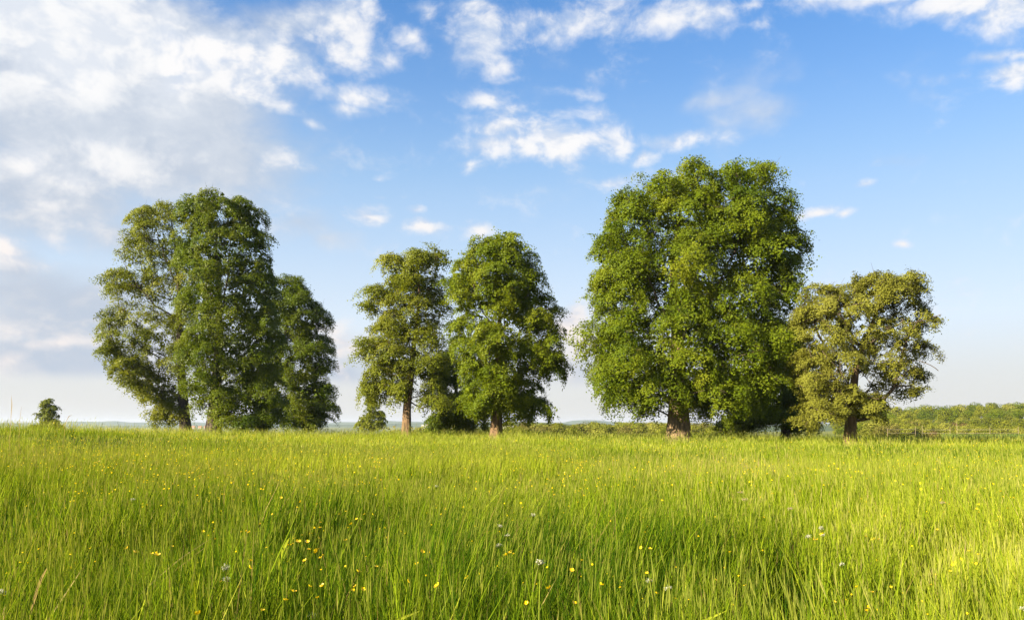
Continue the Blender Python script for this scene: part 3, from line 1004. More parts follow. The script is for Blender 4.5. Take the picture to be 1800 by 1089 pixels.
def blade_geo(x, y, h, w, lean, bend, face, rows):
    """arrays of vertices for curved tapering blades"""
    n = len(x)
    z = H(x, y) - .02
    sl_ = np.linspace(0, 1, rows + 1)
    V = np.zeros((n, rows * 2 + 1, 3))
    lx, ly = np.cos(lean), np.sin(lean)
    fx, fy = np.cos(face) * w * .5, np.sin(face) * w * .5
    for i, t in enumerate(sl_):
        cx_ = x + lx * bend * h * t ** 1.8
        cy_ = y + ly * bend * h * t ** 1.8
        cz_ = z + h * (t - .32 * bend * bend * t ** 3)
        if i < rows:
            k = (1.0, .95, .78, .5)[i] if rows > 1 else 1.0
            V[:, i * 2] = np.stack([cx_ - fx * k, cy_ - fy * k, cz_], -1)
            V[:, i * 2 + 1] = np.stack([cx_ + fx * k, cy_ + fy * k, cz_], -1)
        else:
            V[:, rows * 2] = np.stack([cx_, cy_, cz_], -1)
    quads = [(i * 2, i * 2 + 1, i * 2 + 3, i * 2 + 2) for i in range(rows - 1)]
    tri = (rows * 2 - 2, rows * 2 - 1, rows * 2)
    return V, quads, tri


MV, MF, MC, MM, MT, MN = [], [], [], [], [], 0


def push(V, quads, tri, tint, mat):
    global MN
    n, k = V.shape[0], V.shape[1]
    base = (np.arange(n) * k + MN)[:, None]
    pat = [i for q in quads for i in q] + list(tri)
    MV.append(V.reshape(-1, 3))
    MF.append((base + np.array(pat)[None, :]).ravel())
    cnt = [4] * len(quads) + ([3] if len(tri) else [])
    MC.append(np.tile(cnt, n))
    MM.append(np.full(n * len(cnt), mat))
    MT.append(np.repeat(tint, len(cnt)))
    MN += n * k


def scatter(n, d0, d1, power, r):
    """spots in the field of view, thinning with distance as d**power per square metre"""
    e = power + 2
    u = r.random(n)
    d = (d0 ** e + u * (d1 ** e - d0 ** e)) ** (1 / e)
    half = .62 + 1.1 / d
    a = (r.random(n) * 2 - 1) * half
    return d * np.sin(a), d * np.cos(a), d


gr = np.random.default_rng(99)


def wave(x, y):
    """lean of the meadow: direction and strength vary in slow patches"""
    return (fbm(x / 3.1, y / 3.1, 61, 2) - .5) * 2


def sow(n, d0, d1, rows, power=-1.3):
    x, y, d = scatter(n, d0, d1, power, gr)
    dn = fbm(x / .30, y / .30, 51, 2) * .6 + fbm(x / 1.7, y / 1.7, 53, 2) * .4
    ok = gr.random(n) < sstep(.32, .60, dn) * .93 + .07
    x, y, d = x[ok], y[ok], d[ok]
    n = len(x)
    hb = height_at(x, y)
    tuft = fbm(x / .22, y / .22, 57, 1)
    stem = gr.random(n) < (.22 + .26 * fbm(x / 4, y / 4, 59, 2)) * (.26 + .74 * sstep(5, 22, d)) * (1 - .75 * shade_hollow(x, y))
    h = hb * np.where(stem, gr.uniform(1.0, 1.45, n), gr.uniform(.55, 1.30, n)) * (.80 + .4 * tuft)
    wide = .0050 * (np.maximum(d, 5) / 5) ** .68
    w = wide * np.where(stem, .42, gr.uniform(.55, 1.25, n))
    broad = (gr.random(n) < .11) & ~stem & (d < 16)
    w = np.where(broad, w * 1.7, w)
    h = np.where(broad, h * 1.08, h)
    wv = wave(x, y)
    lean = gr.random(n) * 2 * pi
    # a common drift, rightwards on the left of the field, leftwards on the right
    dirx = .10 * (1 - sstep(-.1, .5, x / np.maximum(y, 1)) * 1.5) + wv * .18
    bx = np.cos(lean) * gr.uniform(.04, .42, n) * np.where(stem, .45, 1) + dirx
    by = np.sin(lean) * gr.uniform(.04, .42, n) * np.where(stem, .45, 1) + wv * .08
    bend = np.clip(np.hypot(bx, by), .03, .85)
    lean = np.arctan2(by, bx)
    face = gr.random(n) * pi
    patch = fbm(x / 7, y / 7, 71, 3)
    tint = np.clip(.44 + gr.normal(size=n) * .25 + (patch - .5) * 1.25 + (tuft - .5) * .25 - .75 * shade_hollow(x, y), 0, 1)  # last term darkens the blades in the dips, painted shade
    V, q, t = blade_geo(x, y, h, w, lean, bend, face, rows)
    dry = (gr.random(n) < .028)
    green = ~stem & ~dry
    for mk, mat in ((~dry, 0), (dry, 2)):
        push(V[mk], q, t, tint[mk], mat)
    # seed heads
    s_ = stem & ~dry
    tip = V[s_][:, -1]
    m_ = len(tip)
    hl = gr.uniform(.06, .13, m_) * (1 + d[s_] / 60)
    hw = hl * gr.uniform(.03, .075, m_) * (1 + d[s_] / 140)
    dx, dy = np.cos(lean[s_]) * bend[s_] * 1.2, np.sin(lean[s_]) * bend[s_] * 1.2
    ax = np.stack([dx, dy, np.ones(m_)], -1)
    ax /= np.linalg.norm(ax, axis=1)[:, None]
    a_ = gr.random(m_) * pi
    tt = np.clip(.35 + gr.normal(size=m_) * .22 + (fbm(x[s_] / 3, y[s_] / 3, 73, 2) - .5) * .9, 0, 1)
    for k in (0, 1) if rows > 1 else (0,):
        sd = np.stack([np.cos(a_ + k * pi / 2), np.sin(a_ + k * pi / 2), np.zeros(m_)], -1)
        b0 = tip - ax * (hl * .45)[:, None]
        t0 = tip + ax * (hl * .6)[:, None]
        mid = tip - ax * (hl * .05)[:, None]
        VV = np.stack([b0, mid + sd * hw[:, None] * .5, t0, mid - sd * hw[:, None] * .5], 1)
        push(VV, [(0, 1, 2, 3)], (), tt, 1)
    return n


nb_ = sow(165000, 2.4, 9, 3, -1.0)
nb_ += sow(215000, 9, 27, 2)
nb_ += sow(330000, 27, 92, 1, -1.15)
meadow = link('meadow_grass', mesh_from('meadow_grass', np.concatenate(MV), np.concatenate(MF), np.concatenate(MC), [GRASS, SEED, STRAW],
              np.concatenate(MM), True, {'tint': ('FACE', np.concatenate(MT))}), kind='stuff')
print('blades', nb_)

# ------------------------------------------------------------------ buttercups


def spot(px, py, hh):
    """where a flower head seen at a pixel stands, if it is hh above the ground"""
    t = (px - CX) / F
    Y = 5.0
    for _ in range(30):
        top = hh if hh > 0 else float(height_at(t * Y, Y)) * 1.12 - hh
        Y = .5 * Y + .5 * (EYE - top - float(H(t * Y, Y))) * F / max(py - CY, 4)
    return (t * Y, Y) if hh > 0 else (t * Y, Y, top)


def stalk_mesh(name, length, lean, r0, mat, r):
    g = Geo()
    n = 5
    s = np.linspace(0, 1, n)
    pts = np.stack([lean[0] * s ** 1.6, lean[1] * s ** 1.6, s * length], -1)
    g.tube(pts, r0 * (1 - .4 * s), 3, cap=False)
    # a small leaf on the way up
    for q in (.3, .5):
        p0 = pts[0] + (pts[-1] - pts[0]) * q
        a = r.random() * 6.28
        d1 = np.array([cos(a), sin(a), .5]) * .05
        sd = np.array([-sin(a), cos(a), 0]) * .004
        g.add([p0, p0 + d1 * .6 + sd, p0 + d1, p0 + d1 * .6 - sd], [(0, 1, 2, 3)], 0, r.random())
    return g.mesh(name, [mat])


def cup_mesh(name, rad, r):
    g = Geo()
    for k in range(5):
        a = k * 2 * pi / 5 + r.random() * .2
        u = np.array([cos(a), sin(a), 0])
        v = np.array([-sin(a), cos(a), 0])
        z = np.array([0, 0, 1.])
        P0 = u * rad * .08
        P1 = u * rad * .6 + v * rad * .42 + z * rad * .22
        P2 = u * rad * .6 - v * rad * .42 + z * rad * .22
        P3 = u * rad * .98 + v * rad * .30 + z * rad * .55
        P4 = u * rad * .98 - v * rad * .30 + z * rad * .55
        g.add([P0, P1, P2, P3, P4], [(0, 1, 2)], 0, r.random())
        g.add([P1, P3, P4, P2], [(0, 1, 2, 3)], 0, r.random())
    g.tube([(0, 0, 0), (0, 0, rad * .25)], [rad * .25, rad * .18], 6, mat=0, tint=0)
    return g.mesh(name, [FLOWER])


fr_ = np.random.default_rng(5)
STEMS = [(stalk_mesh('stem', 1.0, l, .0026, STALK, fr_), l) for l in ((.05, .02), (-.06, .03), (.10, -.03), (-.02, -.06), (.02, .08))]
CUPS = [cup_mesh('blossom', 1.0, fr_) for _ in range(4)]


def buttercup(px, py, label, group, rad=.0125, hh=None):
    x, Y, hh = spot(px, py, -fr_.uniform(.02, .09))
    k = int(fr_.integers(0, 5))
    sm, ln = STEMS[k]
    z = float(H(x, Y))
    o = thing('buttercup', label, 'flower', (x - ln[0] * hh, Y - ln[1] * hh, z), group)
    a = link('stem', sm, o)
    a.scale = (hh, hh, hh)
    b = link('blossom', CUPS[int(fr_.integers(0, 4))], o)
    b.location = (ln[0] * hh, ln[1] * hh, hh)
    rr = rad * fr_.uniform(.7, 1.2) * (1 + max(0, Y - 8) / 60)
    b.scale = (rr, rr, rr)
    b.rotation_euler = (fr_.normal() * .35 + .35, fr_.normal() * .35, fr_.random() * 6.3)
    return o


CLUSTERS = {
    ('small yellow buttercup, {} in the cluster around the long bent blade', 'buttercups around the long bent blade'):
    [(517, 946), (516, 955), (524, 952), (508, 958), (546, 938), (548, 930), (553, 928), (562, 927), (560, 945), (523, 913), (528, 918), (549, 915), (563, 913), (557, 917), (494, 911), (479, 910), (542, 965), (556, 968), (536, 985), (563, 980), (545, 1030), (567, 1029), (516, 1039), (558, 1050), (502, 1054), (461, 1072), (530, 940), (540, 952)],
    ('yellow buttercup, {} among those left of the long bent blade', 'buttercups left of the long bent blade'):
    [(432, 933), (437, 935), (422, 935), (457, 920), (439, 997), (223, 963), (238, 970), (267, 973), (302, 960), (377, 947), (379, 924), (357, 934), (277, 1000), (420, 1016), (440, 985), (348, 1078)],
    ('yellow buttercup, {} in the foreground below the middle pair of trees', 'buttercups below the middle pair'):
    [(617, 912), (627, 912), (634, 912), (640, 911), (607, 949), (630, 1004), (661, 995), (624, 1030), (620, 1037), (638, 1035), (596, 903), (717, 1021), (733, 990), (742, 969), (769, 1029), (655, 912)],
    ('yellow buttercup, {} in the foreground near the white umbel trio', 'buttercups in the middle of the foreground'):
    [(900, 968), (890, 975), (895, 971), (902, 973), (965, 1033), (926, 1059), (1009, 1059), (1005, 1002), (1023, 984), (1057, 1027), (1127, 962), (1142, 964), (1137, 1007), (1154, 1042)],
    ('yellow buttercup, {} in the foreground below the huge old tree', 'buttercups below the huge old tree'):
    [(1258, 1018), (1274, 988), (1283, 967), (1311, 1027), (1442, 966), (1437, 970), (1430, 972), (1446, 963), (1522, 948), (1532, 948), (1538, 947), (1545, 947), (1506, 1031), (1566, 1031), (1533, 1040), (1467, 1057), (1528, 1067), (1525, 1073), (1542, 1072)],
    ('bright yellow buttercup, {} at the right end of the foreground', 'buttercups at the right end of the foreground'):
    [(1621, 1057), (1637, 1027), (1645, 1006), (1670, 997), (1677, 988), (1676, 992), (1688, 982), (1703, 967), (1716, 977), (1719, 974), (1647, 933), (1721, 889), (1707, 898), (1728, 900), (1756, 893), (1777, 887), (1716, 915), (1763, 878), (1781, 871), (1726, 857), (1771, 884), (1752, 897)],
}
for (lab, grp), pts in CLUSTERS.items():
    number_labels([buttercup(px, py, lab, grp) for (px, py) in pts], lab)
for (cx_, cy_, sx_, sy_, n_, lab) in ((180, 820, 14, 8, 18, 'tiny buttercup, {} in the dense patch on the left slope'),
                                 (345, 830, 26, 12, 12, 'tiny buttercup, {} in the small patch below the left tree group'),
                                 (265, 800, 40, 10, 16, 'tiny buttercup, {} in the far patch below the leftmost tall tree'),
                                 (1010, 816, 30, 6, 26, 'tiny buttercup, {} in the patch below the sky gap at centre'),
                                 (978, 782, 20, 6, 16, 'tiny buttercup, {} in the farthest patch below the central sky gap'),
                                 (1150, 800, 70, 14, 22, 'tiny buttercup, {} in the far meadow below the huge old tree'),
                                 (640, 800, 80, 16, 22, 'tiny buttercup, {} in the far meadow below the middle pair'),
                                 (1600, 850, 110, 34, 30, 'tiny buttercup, {} among those scattered below the oak')):
    number_labels([buttercup(cx_ + fr_.normal() * sx_, max(cy_ + fr_.normal() * sy_, 772), lab, lab.replace('tiny buttercup, {}', 'buttercups'))
                   for _ in range(n_)], lab)
# the far specks of yellow nobody could count
px = np.concatenate([fr_.uniform(60, 1800, 1200), fr_.normal(0, 1, 2000) * 110 + fr_.choice([330, 520, 1000, 1300, 1660, 160], 2000)])
py = 766 + np.abs(fr_.normal(size=len(px))) * 34
g = Geo()
for a_, b_ in zip(px, py):
    x, Y = spot(a_, b_, .5 + fr_.random() * .15) if False else (None, None)
    t_ = (a_ - CX) / F
    Y = min(88.0, (EYE - .55 - .35) * F / max(b_ - CY, 4) * 1.0)
    Y *= fr_.uniform(.85, 1.2)
    x = t_ * Y
    z = float(H(x, Y)) + float(height_at(x, Y)) * fr_.uniform(1.0, 1.25)
    s_ = .009 * (1 + Y / 45)
    q = fr_.normal(size=3) * .3 + [0, -.5, .8]
    q /= np.linalg.norm(q)
    u = np.cross(q, [1, 0, 0])
    u /= np.linalg.norm(u)
    v = np.cross(q, u)
    c0 = np.array([x, Y, z])
    g.add([c0 + (u * cos(k) + v * sin(k)) * s_ + (q * s_ * .3) for k in np.arange(5) * 2 * pi / 5], [(0, 1, 2, 3, 4)], 0, fr_.random())
for _ in range(420):
    Y = 4.2 + 11 * fr_.random() ** 1.4
    t_ = fr_.uniform(-.64, .64)
    x = t_ * Y
    z = float(H(x, Y)) + float(height_at(x, Y)) * fr_.uniform(.9, 1.2)
    s_ = fr_.uniform(.004, .0075)
    q = fr_.normal(size=3) * .4 + [0, -.4, .8]
    q /= np.linalg.norm(q)
    u = np.cross(q, [1, 0, 0])
    u /= np.linalg.norm(u)
    v = np.cross(q, u)
    c0 = np.array([x, Y, z])
    g.add([c0 + (u * cos(k) + v * sin(k)) * s_ + (q * s_ * .3) for k in np.arange(5) * 2 * pi / 5], [(0, 1, 2, 3, 4)], 0, fr_.random())
    g.tube([(x, Y, z - .22), (x, Y, z)], [.0012, .001], 3, cap=False, mat=1)
link('yellow_flowers', g.mesh('yellow_flowers', [FLOWER, STALK]), kind='stuff')

# ------------------------------------------------------------------ white flowers, dandelion clock, tall blades and dry stalks


def umbel(px, py, label, rad=.035, mat=CREAM, hh=.62, name='umbel_flower', group=None):
    x, Y, hh = spot(px, py, -.07)
    z = float(H(x, Y))
    o = thing(name, label, 'flower', (x, Y, z), group)
    g = Geo()
    top = np.array([fr_.normal() * .03, fr_.normal() * .03, hh - .05])
    g.tube([(0, 0, 0), top * .55 + fr_.normal(size=3) * .01, top], [.0035, .003, .002], 4, cap=False)
    heads = []
    for k in range(13):
        a = k * 2.4
        rr = rad * math.sqrt((k + .5) / 13)
        e = top + np.array([cos(a) * rr, sin(a) * rr, .045 - rr * .25])
        g.tube([top, e], [.001, .0008], 3, cap=False)
        heads.append(e)
    link('stem', g.mesh('stem', [STALK]), o)
    g = Geo()
    for e in heads:
        for _ in range(7):
            p0 = e + fr_.normal(size=3) * .0052
            q = np.array([fr_.normal() * .5, fr_.normal() * .5, 1.0])
            q /= np.linalg.norm(q)
            u = np.cross(q, [1, 0, 0])
            u /= np.linalg.norm(u)
            v = np.cross(q, u)
            s_ = .0034
            g.add([p0 + u * s_, p0 + v * s_, p0 - u * s_, p0 - v * s_], [(0, 1, 2, 3)], 0, fr_.random())
    link('flower_head', g.mesh('flower_head', [mat]), o)
    return o


for px, py, lab in ((895, 938, 'white umbel flower in mid foreground, largest of the white trio above the buttercups'),
                    (885, 923, 'white umbel flower in mid foreground, topmost of the trio above the buttercups'),
                    (885, 953, 'white umbel flower in mid foreground, lowest of the trio above the buttercups'),
                    (940, 903, 'white umbel flower standing alone above the white trio in mid foreground'),
                    (934, 988, 'white umbel flower low in the grass right of the buttercup clump'),
                    (1436, 936, 'white umbel flower below the shaded tree, topmost of its trio'),
                    (1427, 951, 'white umbel flower below the shaded tree, left one of its trio'),
                    (1445, 953, 'white umbel flower below the shaded tree, right one of its trio'),
                    (1475, 987, 'white umbel flower low in the grass below the oak'),
                    (1794, 1067, 'white umbel flower in the bottom right corner of the meadow'),
                    (398, 992, 'white umbel flower left of the bent blade, upper of two'),
                    (398, 1007, 'white umbel flower left of the bent blade, lower of two'),
                    (242, 873, 'small white umbel flower halfway up the left meadow'),
                    (763, 852, 'small white umbel flower far out below the middle pair'),
                    (11, 1037, 'white umbel flower at the left edge of the foreground'),
                    (1127, 1018, 'cream umbel flower below the huge old tree, left of two'),
                    (1160, 1030, 'cream umbel flower below the huge old tree, right of two')):
    umbel(px, py, lab, rad=.013 if 'small' not in lab else .022)
TANHEAD = leafy('tan_seed_head', [(0, (.34, .24, .15)), (1, (.48, .37, .26))], .2, .7, gloss=.03)
for px, py, lab in ((1652, 888, 'pinkish tan dried umbel in the right meadow below the fence'), (1383, 892, 'pinkish tan dried umbel below the shaded tree'),
                    (1313, 875, 'tan dried umbel, right one of two below the huge old tree'), (1297, 868, 'tan dried umbel, left one of two below the huge old tree')):
    umbel(px, py, lab, .028, TANHEAD, .66, 'dried_umbel')

x, Y = spot(549, 1082, .50)
o = thing('dandelion_clock', 'round white dandelion clock at the bottom edge left of centre', 'flower', (x, Y, float(H(x, Y))))
g = Geo()
g.tube([(0, 0, 0), (.01, 0, .25), (0, 0, .5)], [.003, .0025, .002], 5, cap=False)
link('stem', g.mesh('stem', [STALK]), o)
g = Geo()
for _ in range(150):
    q = fr_.normal(size=3)
    q /= np.linalg.norm(q)
    c0 = np.array([0, 0, .5])
    g.tube([c0 + q * .004, c0 + q * .022], [.0003, .0003], 3, cap=False)
    u = np.cross(q, [.3, .5, .8])
    u /= np.linalg.norm(u)
    v = np.cross(q, u)
    for k in range(5):
        a = k * 2 * pi / 5
        e = c0 + q * .026 + (u * cos(a) + v * sin(a)) * .006
        s1 = (u * -sin(a) + v * cos(a)) * .0008
        b0 = c0 + q * .022
        g.add([b0 - s1, b0 + s1, e], [(0, 1, 2)], 0, .9)
hd = link('seed_head', g.mesh('seed_head', [CREAM]), o)


def ribbon(name, label, pts, widths, mat, tint, cat='grass blade', cross=True):
    """a single broad blade or stalk given by rows on the photograph at its own distance"""
    Y = pts[0][2]
    P_ = [np.array([(a - CX) / F * b2, b2, EYE + (CY - b) / F * b2]) for a, b, b2 in pts]
    gz = float(H(P_[0][0], P_[0][1]))
    base = P_[0].copy()
    base[2] = gz - .02
    P_[0] = P_[0] if P_[0][2] < gz + .05 else P_[0]
    P_ = [base] + P_ if P_[0][2] > gz + .03 else P_
    widths = [widths[0]] * (len(P_) - len(widths)) + list(widths)
    org = P_[0] + [0, 0, .02]
    fine, ws = [], []
    for i in range(len(P_) - 1):
        for s_ in range(4):
            fine.append(P_[i] + (P_[i + 1] - P_[i]) * s_ / 4)
            ws.append(widths[i] + (widths[i + 1] - widths[i]) * s_ / 4)
    fine.append(P_[-1])
    ws.append(widths[-1])
    fine, ws = np.array(fine), np.array(ws)
    fine[1:-1] = (fine[:-2] + 2 * fine[1:-1] + fine[2:]) / 4
    tan = np.gradient(fine, axis=0)
    side = np.cross(tan, [.25, 1, .1])
    side /= np.linalg.norm(side, axis=1)[:, None] + 1e-9
    nrm_ = np.cross(side, tan)
    nrm_ /= np.linalg.norm(nrm_, axis=1)[:, None] + 1e-9
    L, R_ = fine - side * ws[:, None] / 2, fine + side * ws[:, None] / 2
    M_ = fine + nrm_ * ws[:, None] * .22
    V = np.stack([L, M_, R_], 1).reshape(-1, 3) - org
    Fq = []
    for i in range(len(fine) - 1):
        for k in (0, 1):
            Fq.append((i * 3 + k, i * 3 + k + 1, i * 3 + 4 + k, i * 3 + 3 + k))
    g = Geo()
    g.add(V, Fq, 0, tint)
    o_ = link(name, g.mesh(name, [mat], True), None, label=label, category=cat)
    o_.location = org
    return o_


ribbon('long_grass_blade', 'long pale grass blade bent near its tip among buttercups', [(484, 1140, 4.2), (487, 1060, 4.2), (490, 1000, 4.2), (491, 988, 4.2), (496, 968, 4.18), (504, 952, 4.15), (509, 944, 4.12)], [.009, .009, .006, .012, .018, .014, .001], GRASS, .75)
ribbon('grass_blade', 'broad pale blade leaning right at the bottom edge below the middle pair', [(640, 1125, 3.7), (690, 1092, 3.7), (715, 1082, 3.65), (738, 1073, 3.6)], [.010, .014, .012, .001], GRASS, .9)
ribbon('grass_blade', 'broad pale blade leaning right at the bottom edge below the huge old tree', [(1190, 1120, 3.7), (1232, 1092, 3.7), (1255, 1082, 3.65), (1278, 1072, 3.6)], [.010, .014, .012, .001], GRASS, .8)
ribbon('dry_weed_stalk', 'tall thin dry weed stalk on the skyline at the left edge', [(17, 775, 25), (19, 735, 25), (21, 712, 25), (20, 694, 25)], [.016, .014, .03, .004], STRAW, .3, 'dry stalk')
ribbon('dry_weed_stalk', 'shorter dry weed stalk on the skyline right of the tallest one', [(33, 775, 27), (35, 735, 27), (38, 714, 27)], [.014, .014, .004], STRAW, .2, 'dry stalk')
ribbon('dry_weed_stalk', 'dry weed stalk bent right on the skyline beside the lone far tree', [(112, 775, 29), (114, 745, 29), (121, 731, 29), (127, 729, 29)], [.014, .012, .02, .004], STRAW, .2, 'dry stalk')
ribbon('dry_grass_stalk', 'thick straw coloured seed stalk leaning right near the bottom left corner', [(40, 1130, 3.9), (58, 1060, 3.9), (70, 1020, 3.9), (84, 995, 3.9)], [.010, .014, .018, .002], STRAW, .4, 'dry stalk')
ribbon('dry_grass_stalk', 'short thick straw stalk standing at the very bottom left corner', [(2, 1130, 3.7), (5, 1085, 3.7), (9, 1060, 3.7)], [.012, .014, .006], STRAW, .7, 'dry stalk')
ribbon('dry_grass_stalk', 'long thin pale stalk slanting right beside the thick straw stalk', [(60, 1125, 3.9), (100, 1065, 3.9), (145, 998, 3.9)], [.009, .008, .002], STRAW, .9, 'dry stalk')
ribbon('dry_grass_stalk', 'longest bleached stalk slanting right through the left foreground grass, upper of two', [(215, 1075, 4.9), (270, 1020, 5.0), (320, 978, 5.1), (372, 945, 5.2)], [.007, .007, .006, .002], STRAW, .8, 'dry stalk')
ribbon('dry_grass_stalk', 'bleached stalk slanting right through the left foreground grass, lower of two', [(205, 1085, 4.8), (290, 1015, 4.9), (362, 960, 5.0)], [.006, .006, .002], STRAW, .5, 'dry stalk')

# ------------------------------------------------------------------ wood and scrub beyond the meadow


def bush_meshes(seed, h, w, n, leaf, mat, trunk_h=.2, nlobe=9, low=.05):
    """crown and trunk of a middle-distance tree about h tall"""
    r = np.random.default_rng(seed)
    C_, R_ = [], []
    for _ in range(nlobe):
        a = r.random() * 2 * pi
        z = h * (trunk_h + (1 - trunk_h) * r.uniform(.18, .84))
        f = math.sqrt(max(.05, 1 - (z / h - .5) ** 2 * 2.2))
        rr = w * .5 * f * r.uniform(.15, .62)
        C_.append((cos(a) * rr, sin(a) * rr, z))
        s_ = w * r.uniform(.20, .31)
        R_.append((s_, s_, min(s_ * .85, (h - z) + s_ * .1)))
    C_, R_ = np.array(C_), np.array(R_)
    i = r.integers(0, nlobe, n)
    u = r.normal(size=(n, 3))
    u /= np.linalg.norm(u, axis=1)[:, None]
    pos = C_[i] + u * R_[i] * (r.uniform(.72, 1.05, n) ** 1)[:, None]
    pos += r.normal(size=(n, 3)) * w * .012
    pos[:, 2] = np.maximum(pos[:, 2], h * low)
    nrm = u + r.normal(size=(n, 3)) * .5 + [0, 0, .35]
    tint = np.clip(.5 + r.normal(size=n) * .17 + (r.normal(size=nlobe) * .2)[i], 0, 1)
    me = leaves_mesh(pos, nrm, leaf * r.uniform(.6, 1.3, n), tint, [mat], r=r)
    g = Geo()
    g.tube([(0, 0, -.4), (.02 * w, 0, h * .3), (-.02 * w, .02 * w, h * .72)], [.022 * h, .016 * h, .004 * h], 6, cap=False)
    for _ in range(5):
        j = r.integers(0, nlobe)
        g.tube([(.0, 0, h * r.uniform(.12, .4)), C_[j] * .6 + [0, 0, C_[j][2] * .3], C_[j]], [.010 * h, .007 * h, .003 * h], 4, cap=False)
    return me, g.mesh('trunk', [BARK_DARK], True)


WOOD = [bush_meshes(200 + i, 9.0, 7.5 + (i % 3), 2600, .50, (LEAF_WOOD, LEAF_LINDEN, LEAF_DARK, LEAF_WOOD, LEAF_YELLOW)[i], .12, 11) + (9.0,) for i in range(5)]
SCRUB = [bush_meshes(300 + i, 3.0, 3.4 + (i % 2), 1500, .22, (LEAF_YELLOW, LEAF_OLIVE, LEAF_YELLOW, LEAF_WOOD, LEAF_RUST)[i], .02, 8, .0) + (3.0,) for i in range(5)]
wr = np.random.default_rng(404)


def plant(kind, name, label, cat, group, px, top, Y, var, wide=1.0):
    cm, tm, h0 = kind[var]
    x, _, z = at(px, Y)
    ztop = EYE + (CY - top) / F * Y
    s_ = max(.35, (ztop - z) / h0)
    o_ = thing(name, label, cat, (x, Y, z), group, wr.random() * 6.28)
    sx_ = max(s_, .6) * wide if s_ < 1.7 else s_ * wide * .9
    o_.scale = (sx_, sx_, s_)
    link('trunk', tm, o_)
    c_ = link('crown', cm, o_)
    return o_


crest_px = [1440, 1500, 1545, 1580, 1620, 1660, 1700, 1740, 1790, 1850, 1950]
crest_py = [722, 718, 716, 713, 712, 710, 709, 706, 706, 705, 704]
for row, (Y, dy, n_) in enumerate(((440, 0, 21), (395, 8, 21), (355, 17, 21), (318, 25, 20), (285, 33, 16))):
    inside, edge_ = [], {}
    for i in range(n_):
        px = 1470 + (1830 - 1470) * (i + wr.uniform(.1, .9)) / n_
        top = float(np.interp(px, crest_px, crest_py)) + dy * (1 if px > 1620 else .9) + wr.normal() * (1.8 if row == 0 else 3.0)
        o_ = plant(WOOD, 'woodland_tree', 'rounded green tree in the wood covering the hillside at the right', 'tree', 'trees of the hillside wood', px, top, Y + wr.normal() * 12, int(wr.choice([0, 0, 1, 1, 2, 3, 3, 4])), wr.uniform(.95, 1.45))
        if px < 1800:
            inside.append(o_)
        else:
            o_['label'] = 'hillside wood tree at the right edge, ' + ('on the skyline', 'below the skyline', 'in the middle', 'below the middle', 'at the foot')[row]
            edge_.setdefault(row, []).append(o_)
    for lst in edge_.values():
        for q_, o_ in enumerate(sorted(lst, key=lambda o__: o__.location[0] / o__.location[1])):
            o_['label'] += (', cut by the frame', ', just outside the frame', ', farther outside the frame')[q_]
    number_labels(inside, 'rounded green tree, {} in the ' + ('skyline row', 'second row down', 'middle row', 'fourth row down', 'lowest row')[row] + ' of the hillside wood', True)
scrub_ = []
for i in range(46):
    px = 1525 + 280 * (i + wr.random()) / 46
    Y = wr.uniform(150, 250)
    top = np.interp(px, [1520, 1600, 1650, 1720, 1800], [738, 742, 748, 752, 750]) + wr.normal() * 4 + (Y < 190) * 6
    o_ = plant(SCRUB, 'scrub_bush', 'yellow-green bush in the scrub at the foot of the hillside wood', 'bush', 'bushes at the foot of the hillside wood', px, top, Y, int(wr.choice([0, 0, 2, 2, 3, 1])), 1.2)
    scrub_.append((Y, o_))
scrub_.sort(key=lambda q: q[0])
number_labels([q[1] for q in scrub_[:23]], 'yellow-green bush, {} in the nearer scrub below the hillside wood', True)
number_labels([q[1] for q in scrub_[23:]], 'yellow-green bush, {} in the farther scrub below the hillside wood', True)
for px, top, Y in ((1668, 742, 270), (1680, 743, 268), (1697, 743, 272), (1640, 757, 170)):
    plant(SCRUB, 'bare_bush', {1668: 'reddish brown bush left of the tallest fence post', 1680: 'reddish brown bush just behind the tallest fence post', 1697: 'reddish brown bush right of the tallest fence post', 1640: 'small brown bush between two fence posts'}[px], 'bush', None, px, top, Y, 4, 1.0)
scrub_ = []
for i in range(70):
    px = 885 + 420 * (i + wr.random()) / 70
    Y = wr.uniform(185, 300)
    top = 742 + wr.normal() * 1.8 + (Y < 230) * 4
    o_ = plant(SCRUB, 'scrub_bush', 'olive bush in the far hedge line between middle pair and huge tree', 'bush', 'bushes of the far hedge line', px, top, Y, int(wr.choice([0, 0, 1, 1, 2, 3])), 1.25)
    scrub_.append((Y, o_))
scrub_.sort(key=lambda q: q[0])
number_labels([q[1] for q in scrub_[:35]], 'olive bush, {} in the nearer half of the far hedge line')
number_labels([q[1] for q in scrub_[35:]], 'olive bush, {} in the farther half of the far hedge line')
scrub_ = []
for i in range(16):
    px = wr.uniform(690, 870)
    o_ = plant(SCRUB, 'scrub_bush', 'low bush far off behind the trunks of the middle pair', 'bush', 'bushes behind the middle pair', px, 752 + wr.normal() * 1.2, wr.uniform(230, 320), int(wr.choice([0, 1, 3])), 1.2)
    scrub_.append(o_)
number_labels(scrub_, 'low bush, {} far off behind the trunks of the middle pair')

